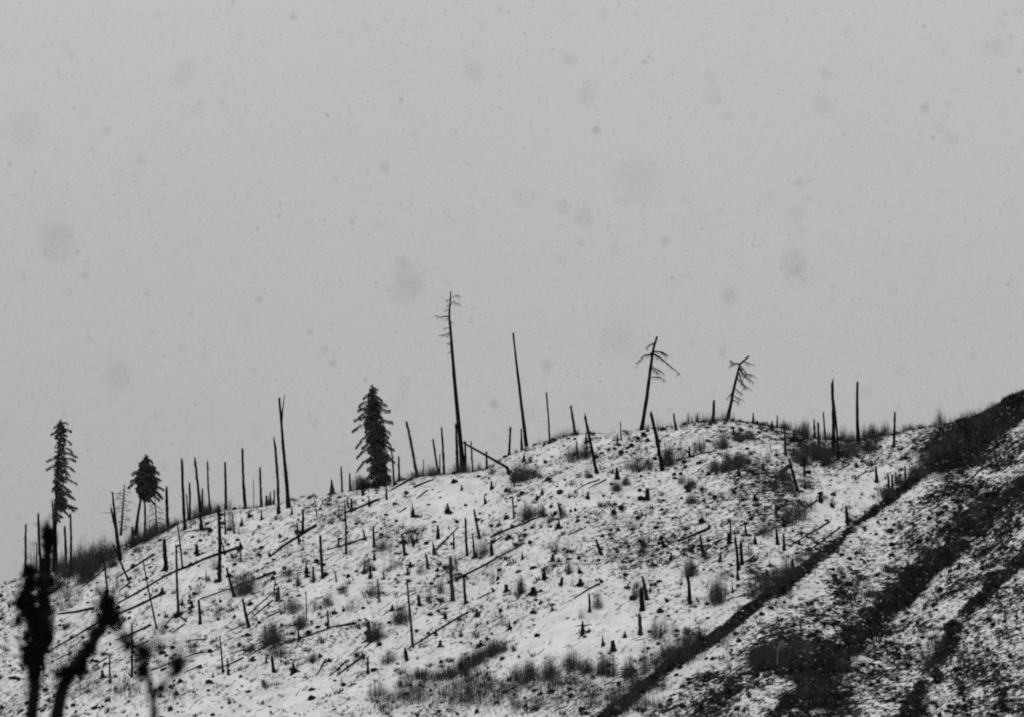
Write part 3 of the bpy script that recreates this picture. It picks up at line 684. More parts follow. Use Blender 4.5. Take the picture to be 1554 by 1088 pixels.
conifer("fir_tree", [(205,809),(210.5,775),(217,736),(220,716),(222,691)], 5,
        [kD(490,160,120),kD(480,230,190),kD(415,255,230),kD(400,330,280),kD(375,395,320),kD(460,435,350),kD(620,140,100),kD(650,190,150),kD(680,250,210),kD(700,320,260),kD(730,415,320),
         kD(720,500,390),kD(690,520,400),kD(600,500,390),kD(640,560,420),kD(650,350,300),kD(500,300,260),kD(750,625,560) if False else kD(700,470,380)],
        [(692,2,2),(700,8,8),(712,11,14),(725,12,18),(735,10,19),(745,4,18),(752,2,12)], 290,
        "round-crowned fir on a bare leaning trunk, on the left ridge", "the round-crowned fir", droop=.35, spray=.34, dens=1.3)

# ------------------------------------------------------------------ fallen logs
LOGS = [(361,832,179,916,5.4),(249.6,901,170,936,5),(152,944,66,992,3.4),(479,798.5,409,845.6,5.4),(415.5,868,303,909,3.6),(423,891.5,372,936,2.4),(414,911,379.5,938.6,3),(377,945,345,958.5,2.2),
(551,818,496,834.4,3.2),(469.7,841,450.6,845,1.6),(436.6,817,425.6,823,3.4),(574,759,521,779,4.6),(625.6,726.5,593,744,4.6),(628.5,739.7,658,728,4.2),(649,744,632,756.6,2.6),(616,771,606.5,778,3),
(662,834,695.4,800,3.6),(747.6,814.7,828,782,4.4),(691,879,795.6,824,4.2),(762,814.7,753.5,820,3.2),(710.7,929,618,985,3.8),(744,898.7,723,909,2.8),(909.4,728,871,746,2.8),(919.7,727.5,894.7,740,2.8),
(883.7,802,863.8,811.6,3.2),(910,886.6,871,908.7,3.8),(868,910,850,918,1.3),(1075,802.6,1029.4,821,5.4),(1151.5,900,1101.5,911,2.6),(1142.6,846.8,1126.5,856,3.6),(1176.5,800,1163,809,3.2),(1213,819.6,1201.5,825.4,2.8),
(1259,792,1202,826,3.2),(1244,824.5,1217,842,2.6),(1086.8,684,1020.6,699,2.8),(1153,665.7,1116,667,2.8),(1197,706,1167.6,728,3),(1200,707.6,1166,738,4),(1240,759,1206,784,3.2),(333.7,769.6,306,782,4.4),
(305,782.7,285.5,790,3.2),(320,801,278.6,808,2.8),(232.8,842,175,878,4.2),(198.7,883,180,897.7,3.4),(125.5,850.6,88,876.6,3.2),(164,859,124,891.5,2.2),(62,854.5,38,864,6),(141.7,924,87,932,4.6),(109.4,989.5,82,1002,2.6),
(191,939,173,956,2.6),(228.5,949,174.7,972,4.2),(162,998.5,139,1013.7,2.8),(225.7,1008,202,1020.6,3),(313,969.7,283,973,2.8),(280.6,947,260.8,961,2.8),(308,989.5,280.6,997,3.2),(275.7,999.5,228.5,1018,3.2),
(305.4,1009.4,280.6,1020.5,3),(226,972,208.7,981,3),(268.2,931,248.4,951,3),(283,943.6,268,931,3.2),(596.5,922,582.5,932.5,2.8),(575.6,964,553,983,4),(547.6,981,530,995,2.2),(552,995,511,1026,4.4),(525,1004,499.6,1026,2.8),
(494.4,1000.6,479.5,1026,3),(508,950,414,982,2.8),(539,946.5,509,951,5),(411.4,976,380,993.6,3),(369.6,998,337.4,1012,3),(371,986,347,993,2.2),(422,929,397.5,940,3),(455,946.5,437.6,951,3.6),(490,904.6,478,910,1.7),
(395.7,897.6,380,902,2.2),(1314,716,1300,724,2.4),(1290,704,1275,712,2.4),(1500,838,1420,862,2) if False else (1275,800,1240,826,2.6),(1490,712,1460,740,3)]
LHAND = {(361,832): ("longest thick fallen log, sloping down left across the left part of the hill", "the longest fallen log"),
 (479,798.5): ("thick slanting log in clean snow below the forked snag", "the long slanting log"),
 (691,879): ("long thin log reaching up right from the splintered mid-slope snag", "the long mid-slope log"),
 (747.6,814.7): ("long log running up to the rounded grey bush right of centre", None),
 (710.7,929): ("long log climbing right from the foot of the slim low pole", "the low central log"),
 (1075,802.6): ("short thick log with a heavy dark right end, below the centre-right ridge", "the heavy-ended short log"),
 (1259,792): ("thin log with twigs sticking up at its right end, near the right-hand bank", "the twiggy-ended log"),
 (249.6,901): ("thick log with a blunt right end just below the longest fallen log", "the blunt log"),}
for a in LOGS:
    A = hit(a[0], a[1]); B = hit(a[2], a[3]); ppm = F / ((A[1] + B[1]) / 2); r = a[4] / ppm / 2 * .9
    n = 14; pts = []; rad = []
    for i in range(n + 1):
        s = i / n; x = A[0] + (B[0] - A[0]) * s; y = A[1] + (B[1] - A[1]) * s
        zl = A[2] + (B[2] - A[2]) * s; zg = ground(x, y)
        pts.append(Vector((x, y, max(zg + r * .1, .8 * zl + .2 * zg) + r * .5)))
        rad.append(max(r * (1.05 - .6 * s) * random.uniform(.93, 1.07), .02))
    for i in range(1, n): pts[i].z = (pts[i - 1].z + 2 * pts[i].z + pts[i + 1].z) / 4
    mb = MB(); mb.tube(pts, rad, 8, jag=.08, rough=.1)
    L_ = (pts[0] - pts[-1]).length
    for _ in range(int(L_ * .7)):
        i = random.randint(1, n - 1); an = random.uniform(.2, 2.9)
        q = pts[i]; ln = random.uniform(.15, .7)
        d = (pts[-1] - pts[0]).normalized() * random.uniform(.1, .8) + Vector((random.uniform(-.5, .5), random.uniform(-.6, .6), abs(math.sin(an))))
        mb.tube([q, q + d.normalized() * ln], [.04, .012], 4)
    if a[4] > 3.3:       # root plate or splintered butt at the thick end
        for _ in range(5):
            d = Vector((random.uniform(-.6, 1), random.uniform(-1, 1), random.uniform(-.3, 1))).normalized() * r * random.uniform(1.2, 2.4)
            mb.tube([pts[0], pts[0] + d], [r * .5, r * .12], 5)
    o = mb.obj("fallen_log", M_LOG, tuple(pts[n // 2]))
    lab, short = LHAND.get((a[0], a[1]), (None, None))
    Lp = math.hypot(a[0] - a[2], a[1] - a[3])
    adj = ("long " if Lp > 45 else "short " if Lp < 22 else "") + ("thin " if a[4] < 2.7 else "thick " if a[4] > 4 else "") + "dark fallen log"
    tag(o, lab, "fallen log", "fallen logs on the slope", px=((a[0] + a[2]) / 2, (a[1] + a[3]) / 2), short=short, auto=adj)
# the trunk propped against the snag on the skyline
A = hit(773, 719); ppm = F / A[1]
q0 = Vector((A[0], A[1], A[2] - .1)); q1 = Vector(px_at(703, 671, A[1] + 1.2)); qm = Vector(px_at(770, 709, A[1]))
mb = MB(); sp_ = spline([q0, qm, q1], 14); mb.tube(sp_, [.3 - .012 * i for i in range(15)], 8, jag=.1, rough=.1)
for _ in range(9):
    d = Vector((random.uniform(-1, 1), random.uniform(-1, 1), random.uniform(-.3, .9))).normalized() * random.uniform(.5, 1.1)
    mb.tube([q0 + Vector((0, 0, .5)), q0 + Vector((0, 0, .5)) + d], [.2, .04], 5)
o = mb.obj("fallen_log", M_CHAR, tuple(q0))
tag(o, "fallen trunk propped up at an angle against the tallest twiggy snag", "fallen log", "fallen logs on the slope", px=(740, 690), short="the propped fallen trunk")

# ------------------------------------------------------------------ bare shrubs
def shrub_mesh(n, spread, name, mat=None, twig=3):
    mb = MB()
    for i in range(n):
        x = random.gauss(0, .23); y = random.gauss(0, .23)
        b_ = Vector((max(-.5, min(.5, x)) * .9, max(-.5, min(.5, y)) * .9, -.12))
        h = random.uniform(.35, 1.0) * (1 - .9 * min(.5, math.hypot(x, y)) ** 1.5) * random.uniform(.75, 1.05)
        d = Vector((x * spread * random.uniform(.6, 1.5), y * spread * random.uniform(.6, 1.5), h))
        m_ = b_ + d * .5 + Vector((random.uniform(-.03, .03), random.uniform(-.03, .03), 0)); tp = b_ + d
        r = random.uniform(.004, .0085)
        mb.tube([b_, m_, tp], [r, r * .75, r * .3], 3, cap=False)
        for _ in range(twig):
            s = random.uniform(.3, .95); q = b_ + d * s
            e = q + Vector((random.uniform(-.13, .13), random.uniform(-.13, .13), random.uniform(.03, .18)))
            mb.tube([q, e], [r * .5, r * .25], 3, cap=False)
    return mb.mesh(name, mat or M_STEM)
VAR = {0: [shrub_mesh(55, .35, "shrub_sparse") for _ in range(4)], 1: [shrub_mesh(135, .32, "shrub_mid") for _ in range(5)], 2: [shrub_mesh(260, .28, "shrub_dense") for _ in range(5)]}
SHRUBS = [(48,870,20,56,.4),(93,868,16,48,.4),(118,860,26,38,.7),(141,862,24,44,.8),(178,847,18,46,.4),(197,832,18,44,.4),(213,823,14,38,.4),(226,818,16,30,.6),(320,775,18,22,.5),(330,772,12,16,.7),(408,763,14,16,.6),(104,874,26,44,.6),(150,857,28,42,.7),(126,864,22,52,.7),(60,884,24,34,.6),(166,850,22,34,.7),(84,894,26,34,.5),(205,826,20,22,.8),(250,806,18,18,.7),(600,860,24,24,.4),(690,880,20,26,.4),(640,870,18,22,.3),(480,925,20,24,.4),(535,925,22,24,.4),(590,1005,22,24,.5),(545,1000,20,20,.3),(250,960,22,24,.3),(290,990,24,22,.3),(840,860,16,20,.4),(930,850,20,22,.4),(960,800,20,18,.4),(1070,850,18,24,.4),(1180,760,18,20,.4),(840,830,18,16,.4),(760,870,16,20,.3),(783,729,20,28,.8),(796,728,22,30,.9),(811,724,16,26,.5),(868,698,24,32,.5),(888,693,18,26,.9),(892,724,12,20,.5),(953,712,16,20,.4),(967,714,20,32,.7),(985,712,14,24,.5),(936,744,16,18,.8),(950,735,14,15,.8),
(801,786,26,27,.8),(821,781,14,22,.5),(836,790,14,13,.7),(855,784,13,18,.7),(1014,704,22,36,1),(1033,690,18,24,.4),(1062,684,24,26,.6),(1098,680,16,30,.9),(1086,676,14,20,.4),(1120,667,20,20,.9),(1138,666,18,22,.7),
(1086,714,20,20,1),(1104,713,22,26,1),(1122,707,24,26,1),(1135,703,14,18,.6),(1034,733,14,18,.7),(1048,739,18,18,.8),(1050,763,18,18,.8),(1150,708,22,24,.3),(1166,700,14,26,.2),(1190,643,18,16,.5),(1222,664,20,30,.8),(1208,664,12,18,.5),
(1280,670,16,30,.6),(1292,670,12,22,.5),(1312,664,12,26,.6),(1324,660,15,28,.9),(1343,654,16,28,.5),(1380,648,24,12,.7),(1427,641,11,36,.6),(1418,643,9,18,.4),(1398,647,12,10,.5),(1215,702,30,24,.9),(1238,694,28,26,1),(1252,702,26,20,.9),(1284,692,28,18,.8),
(1319,682,26,22,1),(1198,746,22,28,.6),(1188,727,24,20,.8),(1222,738,22,18,.6),(1176,740,18,16,.6),(1197,792,28,42,.5),(1214,784,28,40,.6),(1230,772,16,24,.4),(1160,810,24,28,.5),(1047,873,20,34,.8),(1088,914,28,48,1),(1098,876,18,22,.4),(1136,842,20,22,.4),
(864,870,10,30,.5),(790,901,13,32,.8),(966,906,17,32,.6),(907,922,15,32,.7),(977,840,19,28,.3),(882,938,11,18,.3),(995,968,20,38,.7),(1009,960,10,42,.4),(1023,962,15,28,.4),(640,1028,36,18,.8),(665,1030,24,20,.6),(682,1027,24,22,.8),(702,1018,22,30,1),
(725,1005,28,28,1),(750,992,24,30,1),(764,988,16,24,.7),(785,1030,26,28,.7),(804,1028,24,32,.9),(834,1028,26,40,1),(868,1014,26,34,1),(891,1020,20,26,1),(915,1022,22,34,.9),(926,1026,16,54,.7),(955,1026,20,36,.9),(978,1022,15,54,.6),(580,834,25,24,.5),
(562,864,14,18,.5),(567,904,28,30,.7),(608,943,24,32,.8),(372,900,30,38,.9),(437,873,18,20,.5),(452,888,9,22,.5),(475,883,9,22,.5),(443,926,28,28,.6),(457,952,22,28,.8),(412,977,30,42,1),(425,994,32,20,.7),(474,1003,14,14,1),(380,987,15,12,.9),
(498,919,16,26,.6),(520,899,15,16,.5),(570,970,26,32,.8),(330,936,18,32,.4),(733,843,24,32,.6),(668,899,13,30,.5),(652,909,13,28,.4),(763,947,15,26,.4),(747,886,8,36,.2),(700,713,28,20,.9),(660,713,15,16,.8),(727,711,11,16,.6),(633,718,22,12,.7),
(344,770,24,24,.4),(545,737,22,26,.8),(557,736,18,18,.9),(158,843,26,34,.6),(130,881,32,54,1),(116,850,22,24,.5),(91,848,18,24,.6),(140,868,20,30,.8),(237,811,24,24,.8),(223,820,16,20,.9),(172,858,17,16,1),(178,892,15,32,.3),(305,772,15,42,.3),
(297,784,14,26,.7),(313,771,13,18,.8),(350,800,12,44,.3),(300,900,14,20,.4),(326,862,16,24,.4),(748,718,14,14,.5),(1150,880,24,24,.5),(1160,898,30,28,.8),(1180,884,30,32,.9),(1196,874,26,34,1),(1140,905,24,18,.7),(1040,975,26,26,.6),(1060,968,20,22,.6),(1015,995,26,30,.7),(1035,1000,26,24,.7),
(1213,852,20,22,.6),(1228,842,16,16,.5),(1405,700,22,20,.7),(1392,722,26,20,.8),(1420,690,26,22,.9),(1440,682,28,26,.9),(1410,1010,22,40,.5),(1425,985,20,30,.7),(1400,965,14,34,.3),(1355,868,26,14,.9),(1320,905,24,14,.8),(215,1000,30,26,.5),(270,1010,28,34,.6),
(240,985,24,20,.5),(190,970,22,22,.7),(150,900,16,20,.3),(100,905,30,26,.4),(110,1000,24,26,.3),(55,1010,24,24,.5),(1365,735,18,18,.8),(1345,752,22,18,.8),(1496,642,20,24,1),(1478,650,24,22,.9),(1508,630,18,24,1),(1300,900,20,22,.4),(1275,870,18,14,.4)]
for cx, by, w, h, d in SHRUBS:
    P = hit(cx, by); ppm = F / P[1]
    lv = 0 if d < .45 else (1 if d < .8 else 2)
    m_ = random.choice(VAR[lv])
    o = bpy.data.objects.new("bare_shrub", m_); C.objects.link(o)
    o.location = P; o.scale = (w / ppm * 1.12, w / ppm * 1.12, h / ppm * 1.3); o.rotation_euler = (0, 0, random.uniform(0, 6.28))
    adj = ("tall " if h > 34 else "low " if h < 18 else "") + ("sparse " if lv == 0 else "dense " if lv == 2 else "") + ("leafless bush" if h > 34 or h < 18 else "leafless grey bush")
    tag(o, None, "bush", "leafless bushes in the snow", px=(cx, by - h / 2), auto=adj)

# ------------------------------------------------------------------ automatic labels for the many stumps, snags, logs and bushes
marks = [(t_["px"], t_["short"]) for t_ in THINGS if t_["short"]]
SECT = ["right of", "above and right of", "above", "above and left of", "left of", "below and left of", "below", "below and right of"]
ORD = ["", "second ", "third ", "fourth ", "fifth ", "sixth ", "seventh ", "eighth ", "ninth ", "tenth "]
def sector(p, m_):
    an = math.degrees(math.atan2(-(p[1] - m_[1]), p[0] - m_[0])) % 360
    return int(((an + 22.5) % 360) // 45)
kinds = {}
for t_ in THINGS: kinds.setdefault(t_["cat"], []).append(t_)
for cat, lst in kinds.items():
    for t_ in lst:
        if t_["auto"] is None or t_["o"].get("label"): continue
        best = None; p = t_["px"]
        for mp_, sn in marks:
            if len((t_["auto"] + " " + sn).split()) > 11: continue
            dd = math.hypot(p[0] - mp_[0], p[1] - mp_[1])
            if dd < 3: continue
            s = sector(p, mp_)
            rank = sum(1 for q in lst if q is not t_ and sector(q["px"], mp_) == s and math.hypot(q["px"][0] - mp_[0], q["px"][1] - mp_[1]) < dd)
            if rank >= len(ORD): continue
            cost = rank * 38 + dd
            if best is None or cost < best[0]: best = (cost, rank, s, sn)
        noun = {"dead tree": "snag", "tree stump": "stump", "fallen log": "log", "bush": "bush"}[cat]
        if best is None: t_["o"]["label"] = t_["auto"] + " on the snowy hillside"
        else: t_["o"]["label"] = f"{t_['auto']}, {ORD[best[1]]}nearest {SECT[best[2]]} {best[3]}"

for t_ in THINGS:
    if len(t_["o"].get("label", "").replace("-", " ").split()) > 16 and t_["auto"]: t_["o"]["label"] = t_["o"]["label"].replace("leafless ", "").replace("bare ", "", 1)
# ------------------------------------------------------------------ brush, tufts and litter that nobody could count
def cloud_points(n, u0, u1, v0, v1, dens):
    out = []
    X = rng.uniform(-86, 96, n * 6); Y = rng.uniform(302, 408, n * 6)
    w = dens(X, Y); keep = rng.random(n * 6) < w
    X, Y = X[keep][:n], Y[keep][:n]
    return X, Y, h_full(X, Y)
def blades(name, X, Y, Z, hmin, hmax, nb, mat, wfac=.16, lean=.5, label=None):
    n = len(X); tot = n * nb
    hx = np.repeat(X, nb); hy = np.repeat(Y, nb); hz = np.repeat(Z, nb)
    sz_ = np.repeat(rng.uniform(hmin, hmax, n) * (.35 + 1.1 * vnoise(X / 1.7, Y / 1.7, 88)), nb)
    hh = sz_ * rng.uniform(.5, 1.1, tot); an = rng.uniform(0, 6.283, tot); an2 = rng.uniform(0, 6.283, tot)
    ro = sz_ * rng.uniform(0, .45, tot)
    bx = hx + ro * np.cos(an); by = hy + ro * np.sin(an)
    ln = rng.uniform(0, lean, tot) * hh
    wx = wfac * hh * np.cos(an2); wy = wfac * hh * np.sin(an2)
    z0 = hz - .12 - .25 * ro
    v = np.zeros((tot, 3, 3))
    v[:, 0] = np.stack([bx - wx, by - wy, z0], 1); v[:, 1] = np.stack([bx + wx, by + wy, z0], 1)
    v[:, 2] = np.stack([bx + ln * np.cos(an), by + ln * np.sin(an), z0 + hh + .1], 1)
    m_ = bpy.data.meshes.new(name)
    m_.vertices.add(tot * 3); m_.vertices.foreach_set("co", v.ravel())
    m_.loops.add(tot * 3); m_.loops.foreach_set("vertex_index", np.arange(tot * 3, dtype=np.int32))
    m_.polygons.add(tot); m_.polygons.foreach_set("loop_start", np.arange(0, tot * 3, 3, dtype=np.int32)); m_.polygons.foreach_set("loop_total", np.full(tot, 3, dtype=np.int32))
    m_.update(calc_edges=True); m_.materials.append(mat)
    o = bpy.data.objects.new(name, m_); C.objects.link(o); o["kind"] = "stuff"; o["label"] = label; o["category"] = "grass" if "grass" in name else "brush"
    return o
def dcov(X, Y):
    c = cover(X, Y); k = fbm(X / 1.6, Y / 1.6, 2, 611) + .5
    return np.clip((c - .12), 0.03, 1) * np.clip((k - .38) * 4, .05, 1)
X, Y, Z = cloud_points(30000, 0, 0, 0, 0, dcov)
blades("dead_grass_tufts", X, Y, Z, .12, .5, 8, M_GRASS, .13, .7, "small dead grass tufts poking through the thin snow")
X, Y, Z = cloud_points(9000, 0, 0, 0, 0, lambda X, Y: dcov(X, Y) ** 1.4 * np.where(X > 30, 1.0, .8))
blades("heather_clumps", X, Y, Z, .35, .8, 22, M_LITTER, .10, .9, "dark low scrub clumps scattered over the slope")
def dbank(X, Y):
    w = 0
    for (P, hh, wd, dec), a, up, dn in zip(BANKS, (1, .9, .5, 1), (2.4, 2.2, 1.0, 3.0), (1.0, 1.6, 1.2, 2.0)):
        d, par = sdist(X, Y, P)
        w = w + a * np.where(d < 0, np.exp(-(d / up) ** 2), np.exp(-(d / dn) ** 2)) * np.clip(np.interp(par, np.arange(len(hh)), hh) / 2.5, 0, 1.3)
    return np.clip(w * (0.35 + vnoise(X / 3, Y / 3, 71)), 0, 1)
X, Y, Z = cloud_points(3400, 0, 0, 0, 0, dbank)
blades("bank_brush", X, Y, Z, .5, 1.5, 22, M_STEM, .022, .35, "dense thin-stemmed brush along the dark cut banks")
# brush at the foot of the slope
bxs, bys = [], []
for u0, v0, u1, v1, n in ((600,1040,1010,1040,420),(560,1060,1010,1070,420),(690,1018,760,985,60),(990,1010,1120,960,160),(1120,1010,1230,985,200),(1420,700,1540,640,200),(1200,690,1330,680,160),(0,900,120,1060,60),(100,880,170,850,80),(1230,1060,1300,1000,60),(110,852,270,790,110),(38,885,160,850,90),(38,960,130,900,60),(270,789,420,760,40),(600,728,700,712,60),(975,648,1110,632,60),(1180,643,1350,656,120),(1390,645,1480,628,70),(820,668,880,654,30),(38,1040,300,1060,80)):
    for _ in range(n):
        s = random.random(); u = u0 + (u1 - u0) * s + random.gauss(0, 5); v = v0 + (v1 - v0) * s + random.gauss(0, 7)
        p = hit(u, v); bxs.append(p[0]); bys.append(p[1])
X = np.array(bxs); Y = np.array(bys); Z = h_full(X, Y)
blades("low_brush", X, Y, Z, .8, 2.0, 18, M_STEM, .014, .3, "tangled grey brush massed along the foot of the slope")
# twigs and slash lying on the snow
X, Y, Z = cloud_points(6000, 0, 0, 0, 0, lambda X, Y: np.clip(cover(X, Y) * .9, .15, 1) * np.where(X < 25, 1, .5))
mb = MB()
A2 = rng.normal(.73, .35, len(X)); LN = rng.uniform(.25, 1.6, len(X)) ** 1.6 * .8
X2 = X + np.cos(A2) * LN; Y2 = Y + np.sin(A2) * LN; Z2 = h_full(X2, Y2)
for i in range(len(X)):
    r = random.uniform(.02, .055)
    mb.tube([(X[i], Y[i], Z[i] + r), (X2[i], Y2[i], Z2[i] + r * 2 + random.uniform(0, .15))], [r, r * .5], 3, cap=False)
o = mb.obj("slash_twigs", M_LITTER); o["kind"] = "stuff"; o["label"] = "broken twigs and logging slash lying along the slope"; o["category"] = "twigs"
# small dark lumps: rotten wood, rocks and clods showing through the snow
X, Y, Z = cloud_points(5200, 0, 0, 0, 0, lambda X, Y: np.clip(cover(X, Y), .2, 1) * np.where(X > 30, .8, 1.0))
mb = MB()
for i in range(len(X)):
    s = .08 + .36 * random.random() ** 2.0
    mb.blob((X[i], Y[i], Z[i] + s * .2), (s * random.uniform(.7, 1.6), s * random.uniform(.7, 1.3), s * random.uniform(.5, 1.3)), 3)
o = mb.obj("rotten_wood_lumps", M_LITTER); o["kind"] = "stuff"; o["label"] = "small dark lumps of rotten wood and clods in the snow"; o["category"] = "debris"

# ------------------------------------------------------------------ out of focus saplings close to the camera
def fore(name, Y0, stems, lumps, label, base_u):
    s = Y0 / F
    root = empty(name, (px_at(base_u, 1060, Y0)[0], Y0, ground(px_at(base_u, 1060, Y0)[0], Y0)))
    mb = MB()
    for w0, w1, line in stems:
        q = [Vector(px_at(u, v, Y0 + random.uniform(-.04, .04))) for u, v in line]
        if line[0][1] > 1080: q = [Vector((root.location.x, Y0, root.location.z - .05))] + q
        sq = spline(q, len(q) * 3); n = len(sq) - 1
        mb.tube(sq, [max((w0 + (w1 - w0) * i / n) * s / 2, .002) for i in range(n + 1)], 7, rough=.15)
    mb.obj("stem", M_FORE, tuple(root.location), parent=root)
    lm = MB()
    allp = [Vector(px_at(u, v, Y0)) for _, _, line in stems for u, v in line] + [Vector(px_at((l1[0] + l2[0]) / 2, (l1[1] + l2[1]) / 2, Y0)) for _, _, line in stems for l1, l2 in zip(line, line[1:])]
    tw = MB()
    for u, v, w, h in lumps:                      # every clump hangs on a twig of its own
        c = Vector(px_at(u, v, Y0)); a_ = min(allp, key=lambda p_: (p_ - c).length)
        tw.tube(spline([a_, a_.lerp(c, .5) + Vector((0, 0, .01)), c], 4), [.006, .005, .005, .004, .003], 5)
    for _ in range(26):
        a_ = random.choice(allp); e = a_ + Vector((random.uniform(-.12, .12), random.uniform(-.1, .1), random.uniform(-.02, .14)))
        tw.tube([a_, a_.lerp(e, .5) + Vector((0, 0, .01)), e], [.004, .003, .0015], 4)
    tw.obj("twigs", M_FORE, tuple(root.location), parent=root)["kind"] = "stuff"
    for u, v, w, h in lumps:
        c = Vector(px_at(u, v, Y0 + random.uniform(-.05, .05)))
        for _ in range(int(18 + w * h * .22)):
            q = c + Vector((random.gauss(0, w * s * .3), random.gauss(0, w * s * .2), random.gauss(0, h * s * .32)))
            l = random.uniform(.012, .03); d = Vector((random.uniform(-1, 1), random.uniform(-1, 1), random.uniform(-1, 1))).normalized() * l
            pw = d.cross(Vector((.2, .9, .3))).normalized() * l * .4
            lm.quad(q - d, q + pw, q + d, q - pw)
    lm.obj("dead_leaves", M_FORE, tuple(root.location), parent=root)
    tag(root, label, "sapling", "blurred saplings near the camera", px=(base_u, 950))
fore("foreground_sapling", 14.0, [(19,13,[(48,1100),(54,1026),(65,975),(68,930),(69,880),(66,845)]),(14,12,[(68,900),(72,860),(74,805)]),(12,5,[(62,985),(46,960),(38,930)]),(10,4,[(68,905),(88,892),(95,888)]),(10,6,[(52,1020),(46,990),(40,984)])],
     [(74,818,18,34),(74,806,12,10),(71,851,12,12),(75,881,12,10),(44,880,12,18),(42,905,18,30),(64,900,14,26),(54,935,14,22),(71,930,10,50),(38,925,14,18),(41,986,9,12),(44,865,14,14),(66,960,13,40),(52,1010,17,40)],
     "blurred dark sapling with clumped dead leaves at the lower left edge", 46)
tang_s = []; tang_l = []
for k in range(15):
    u0 = random.uniform(30, 80); v0 = random.uniform(900, 1100); an = random.uniform(-.9, .9)
    l = random.uniform(50, 130); u1 = u0 + math.sin(an) * l * .45; v1 = v0 - abs(math.cos(an)) * l
    u1 = max(22, min(84, u1))
    tang_s.append((random.uniform(2, 5), 1.2, [(u0, v0), ((u0 + u1) / 2 + random.uniform(-6, 6), (v0 + v1) / 2), (u1, max(v1, 838))]))
    for _ in range(2):
        q_ = random.random(); tang_l.append((u0 + (u1 - u0) * q_ + random.uniform(-4, 4), max(846, v0 + (v1 - v0) * q_), random.uniform(4, 9), random.uniform(6, 14)))
tang_s = [(9, 6, [(50, 1110), (50, 1040), (52, 960), (50, 900)])] + tang_s
fore("foreground_shrub", 14.6, tang_s, tang_l, "blurred dark tangle of twigs filling the lower left edge behind the clumped sapling", 52)
fore("foreground_sapling", 13.0, [(20,15,[(80,1110),(95,1040),(118,1006),(140,975),(154,950),(166,930)]),(18,14,[(170,945),(163,925),(160,905)]),(10,6,[(118,1010),(100,1014),(90,1026)]),(7,4,[(150,955),(165,945),(172,938)])],
     [(163,920,22,30),(168,940,30,18),(172,934,14,14),(148,957,16,12),(120,1004,16,20),(120,1016,18,20),(100,1016,12,12),(92,1024,14,12),(134,984,20,16)],
     "blurred dark branch with a thick knobbed end near the lower left corner", 88)
fore("foreground_sapling", 9.0, [(12,9,[(236,1110),(232,1060),(222,1015),(212,985),(196,975)]),(7,5,[(230,1050),(218,1010),(222,988)]),(7,5,[(212,985),(200,978),(192,976)]),(6,4,[(234,1060),(262,1020),(272,1003)])],
     [(193,979,8,10),(221,990,6,10),(213,1016,9,10),(270,1012,7,16)],
     "very blurred thin sapling right of the knobbed branch at the bottom edge", 236)

# ------------------------------------------------------------------ falling snow
nfl = 60000
d = 1.5 + (rng.random(nfl) ** (1 / 2.6)) * 44
x = (rng.random(nfl) - .5) * 2 * d * .30; el = rng.uniform(-.06, .34, nfl)
z = 1.7 + d * el
size = np.clip(rng.lognormal(math.log(.0056), .42, nfl), .002, .017)
for k_, (u_, v_, D_, s_) in enumerate([(90,365,62,1.15),(620,437,52,1.1),(930,505,52,1.0),(1203,405,42,1.25),(180,568,42,1.15),(965,275,70,.9),(888,145,28,1.1),(1107,452,26,1.2),(720,105,32,.9),(1250,160,34,.9),(855,313,22,1.1),(1210,328,28,.9),(905,197,12,1.5),(393,457,12,1.3),(505,549,12,1.3),(130,414,16,1.1),(1213,278,14,1.2),(1255,112,18,1.2),(612,396,20,1.1),(883,370,13,1.3),(1010,366,16,1.2),(40,190,60,.8),(1085,150,30,.8),(215,245,16,1.0)]):
    dd = 120.0 / D_; p_ = px_at(u_, v_, dd); d[k_], x[k_], z[k_], size[k_] = dd, p_[0], p_[2], .0125 * s_
keep = z > 0.05
nr = np.where(d < 22, 5, 1)
jit = np.where(d < 22, .0055, 0.0)
d = np.repeat(d, nr); x = np.repeat(x, nr); z = np.repeat(z, nr); jit = np.repeat(jit, nr); keep = np.repeat(keep, nr)
size = np.repeat(size / np.sqrt(nr), nr) * np.where(d < 22, 1.0, .8)
d = d + rng.normal(0, 1, len(d)) * jit; x = x + rng.normal(0, 1, len(d)) * jit; z = z + rng.normal(0, 1, len(d)) * jit
d, x, z, size = d[keep], x[keep], z[keep], size[keep]; nfl = len(d)
octv = np.array([[1,0,0],[-1,0,0],[0,1,0],[0,-1,0],[0,0,1],[0,0,-1]], float)
octf = np.array([[0,2,4],[2,1,4],[1,3,4],[3,0,4],[2,0,5],[1,2,5],[3,1,5],[0,3,5]])
sc3 = size[:, None, None] * rng.uniform(.6, 1.1, (nfl, 1, 3)) * .5 * 2 / 1.6
v = octv[None] * sc3 * rng.uniform(.8, 1.2, (nfl, 6, 1)) + np.stack([x, d, z], 1)[:, None, :]
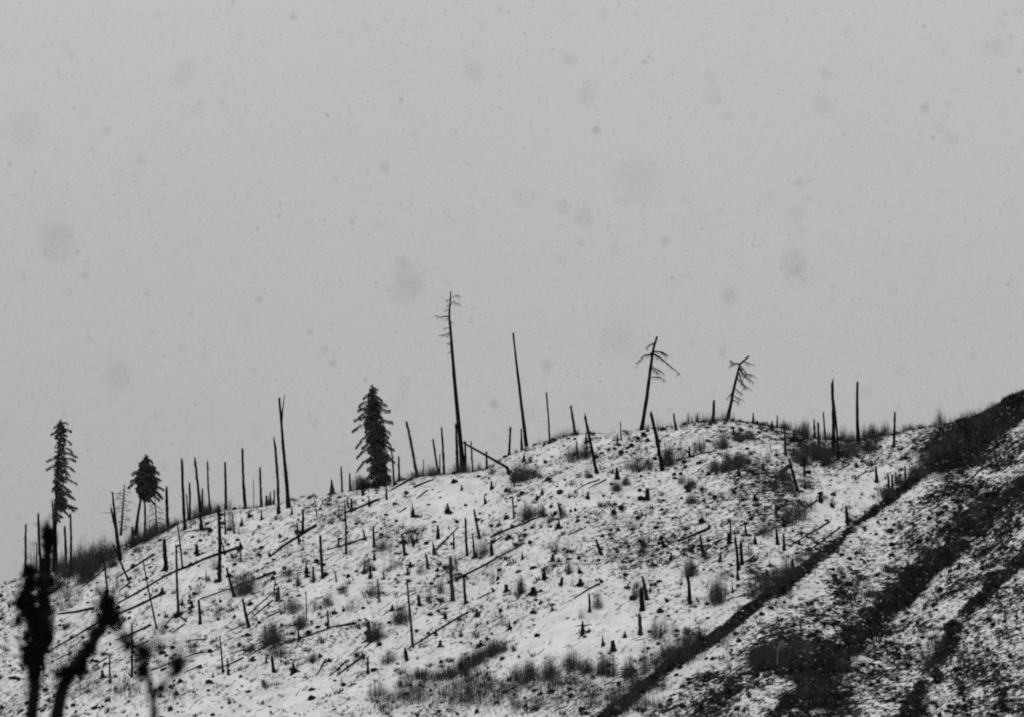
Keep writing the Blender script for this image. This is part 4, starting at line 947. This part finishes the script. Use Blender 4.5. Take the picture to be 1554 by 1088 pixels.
f = (octf[None] + (np.arange(nfl) * 6)[:, None, None]).reshape(-1, 3)
m_ = bpy.data.meshes.new("falling_snow")
m_.vertices.add(nfl * 6); m_.vertices.foreach_set("co", v.ravel())
m_.loops.add(f.size); m_.loops.foreach_set("vertex_index", f.ravel().astype(np.int32))
m_.polygons.add(len(f)); m_.polygons.foreach_set("loop_start", np.arange(0, f.size, 3, dtype=np.int32)); m_.polygons.foreach_set("loop_total", np.full(len(f), 3, dtype=np.int32))
m_.update(calc_edges=True); m_.materials.append(M_FLAKE)
o = bpy.data.objects.new("falling_snow", m_); C.objects.link(o); o["kind"] = "stuff"; o["label"] = "falling snowflakes in the air in front of the hill"; o["category"] = "snow"

nfar = 150000
d = 30 + (rng.random(nfar) ** (1 / 2.2)) * 85
x = (rng.random(nfar) - .5) * 2 * d * .27; z = 1.7 + d * rng.uniform(-.02, .31, nfar)
tet = np.array([[1,1,1],[-1,-1,1],[-1,1,-1],[1,-1,-1]], float); tf = np.array([[0,1,2],[0,3,1],[0,2,3],[1,3,2]])
sz_f = np.clip(rng.lognormal(math.log(.0068), .35, nfar), .003, .012) * .55
v = tet[None] * sz_f[:, None, None] * rng.uniform(.5, 1.3, (nfar, 4, 1)) + np.stack([x, d, z], 1)[:, None, :]
f = (tf[None] + (np.arange(nfar) * 4)[:, None, None]).reshape(-1, 3)
m_ = bpy.data.meshes.new("fine_falling_snow")
m_.vertices.add(nfar * 4); m_.vertices.foreach_set("co", v.ravel())
m_.loops.add(f.size); m_.loops.foreach_set("vertex_index", f.ravel().astype(np.int32))
m_.polygons.add(len(f)); m_.polygons.foreach_set("loop_start", np.arange(0, f.size, 3, dtype=np.int32)); m_.polygons.foreach_set("loop_total", np.full(len(f), 3, dtype=np.int32))
m_.update(calc_edges=True); m_.materials.append(M_FLAKE)
o = bpy.data.objects.new("fine_falling_snow", m_); C.objects.link(o); o["kind"] = "stuff"; o["label"] = "fine distant snowflakes filling the air before the hill"; o["category"] = "snow"
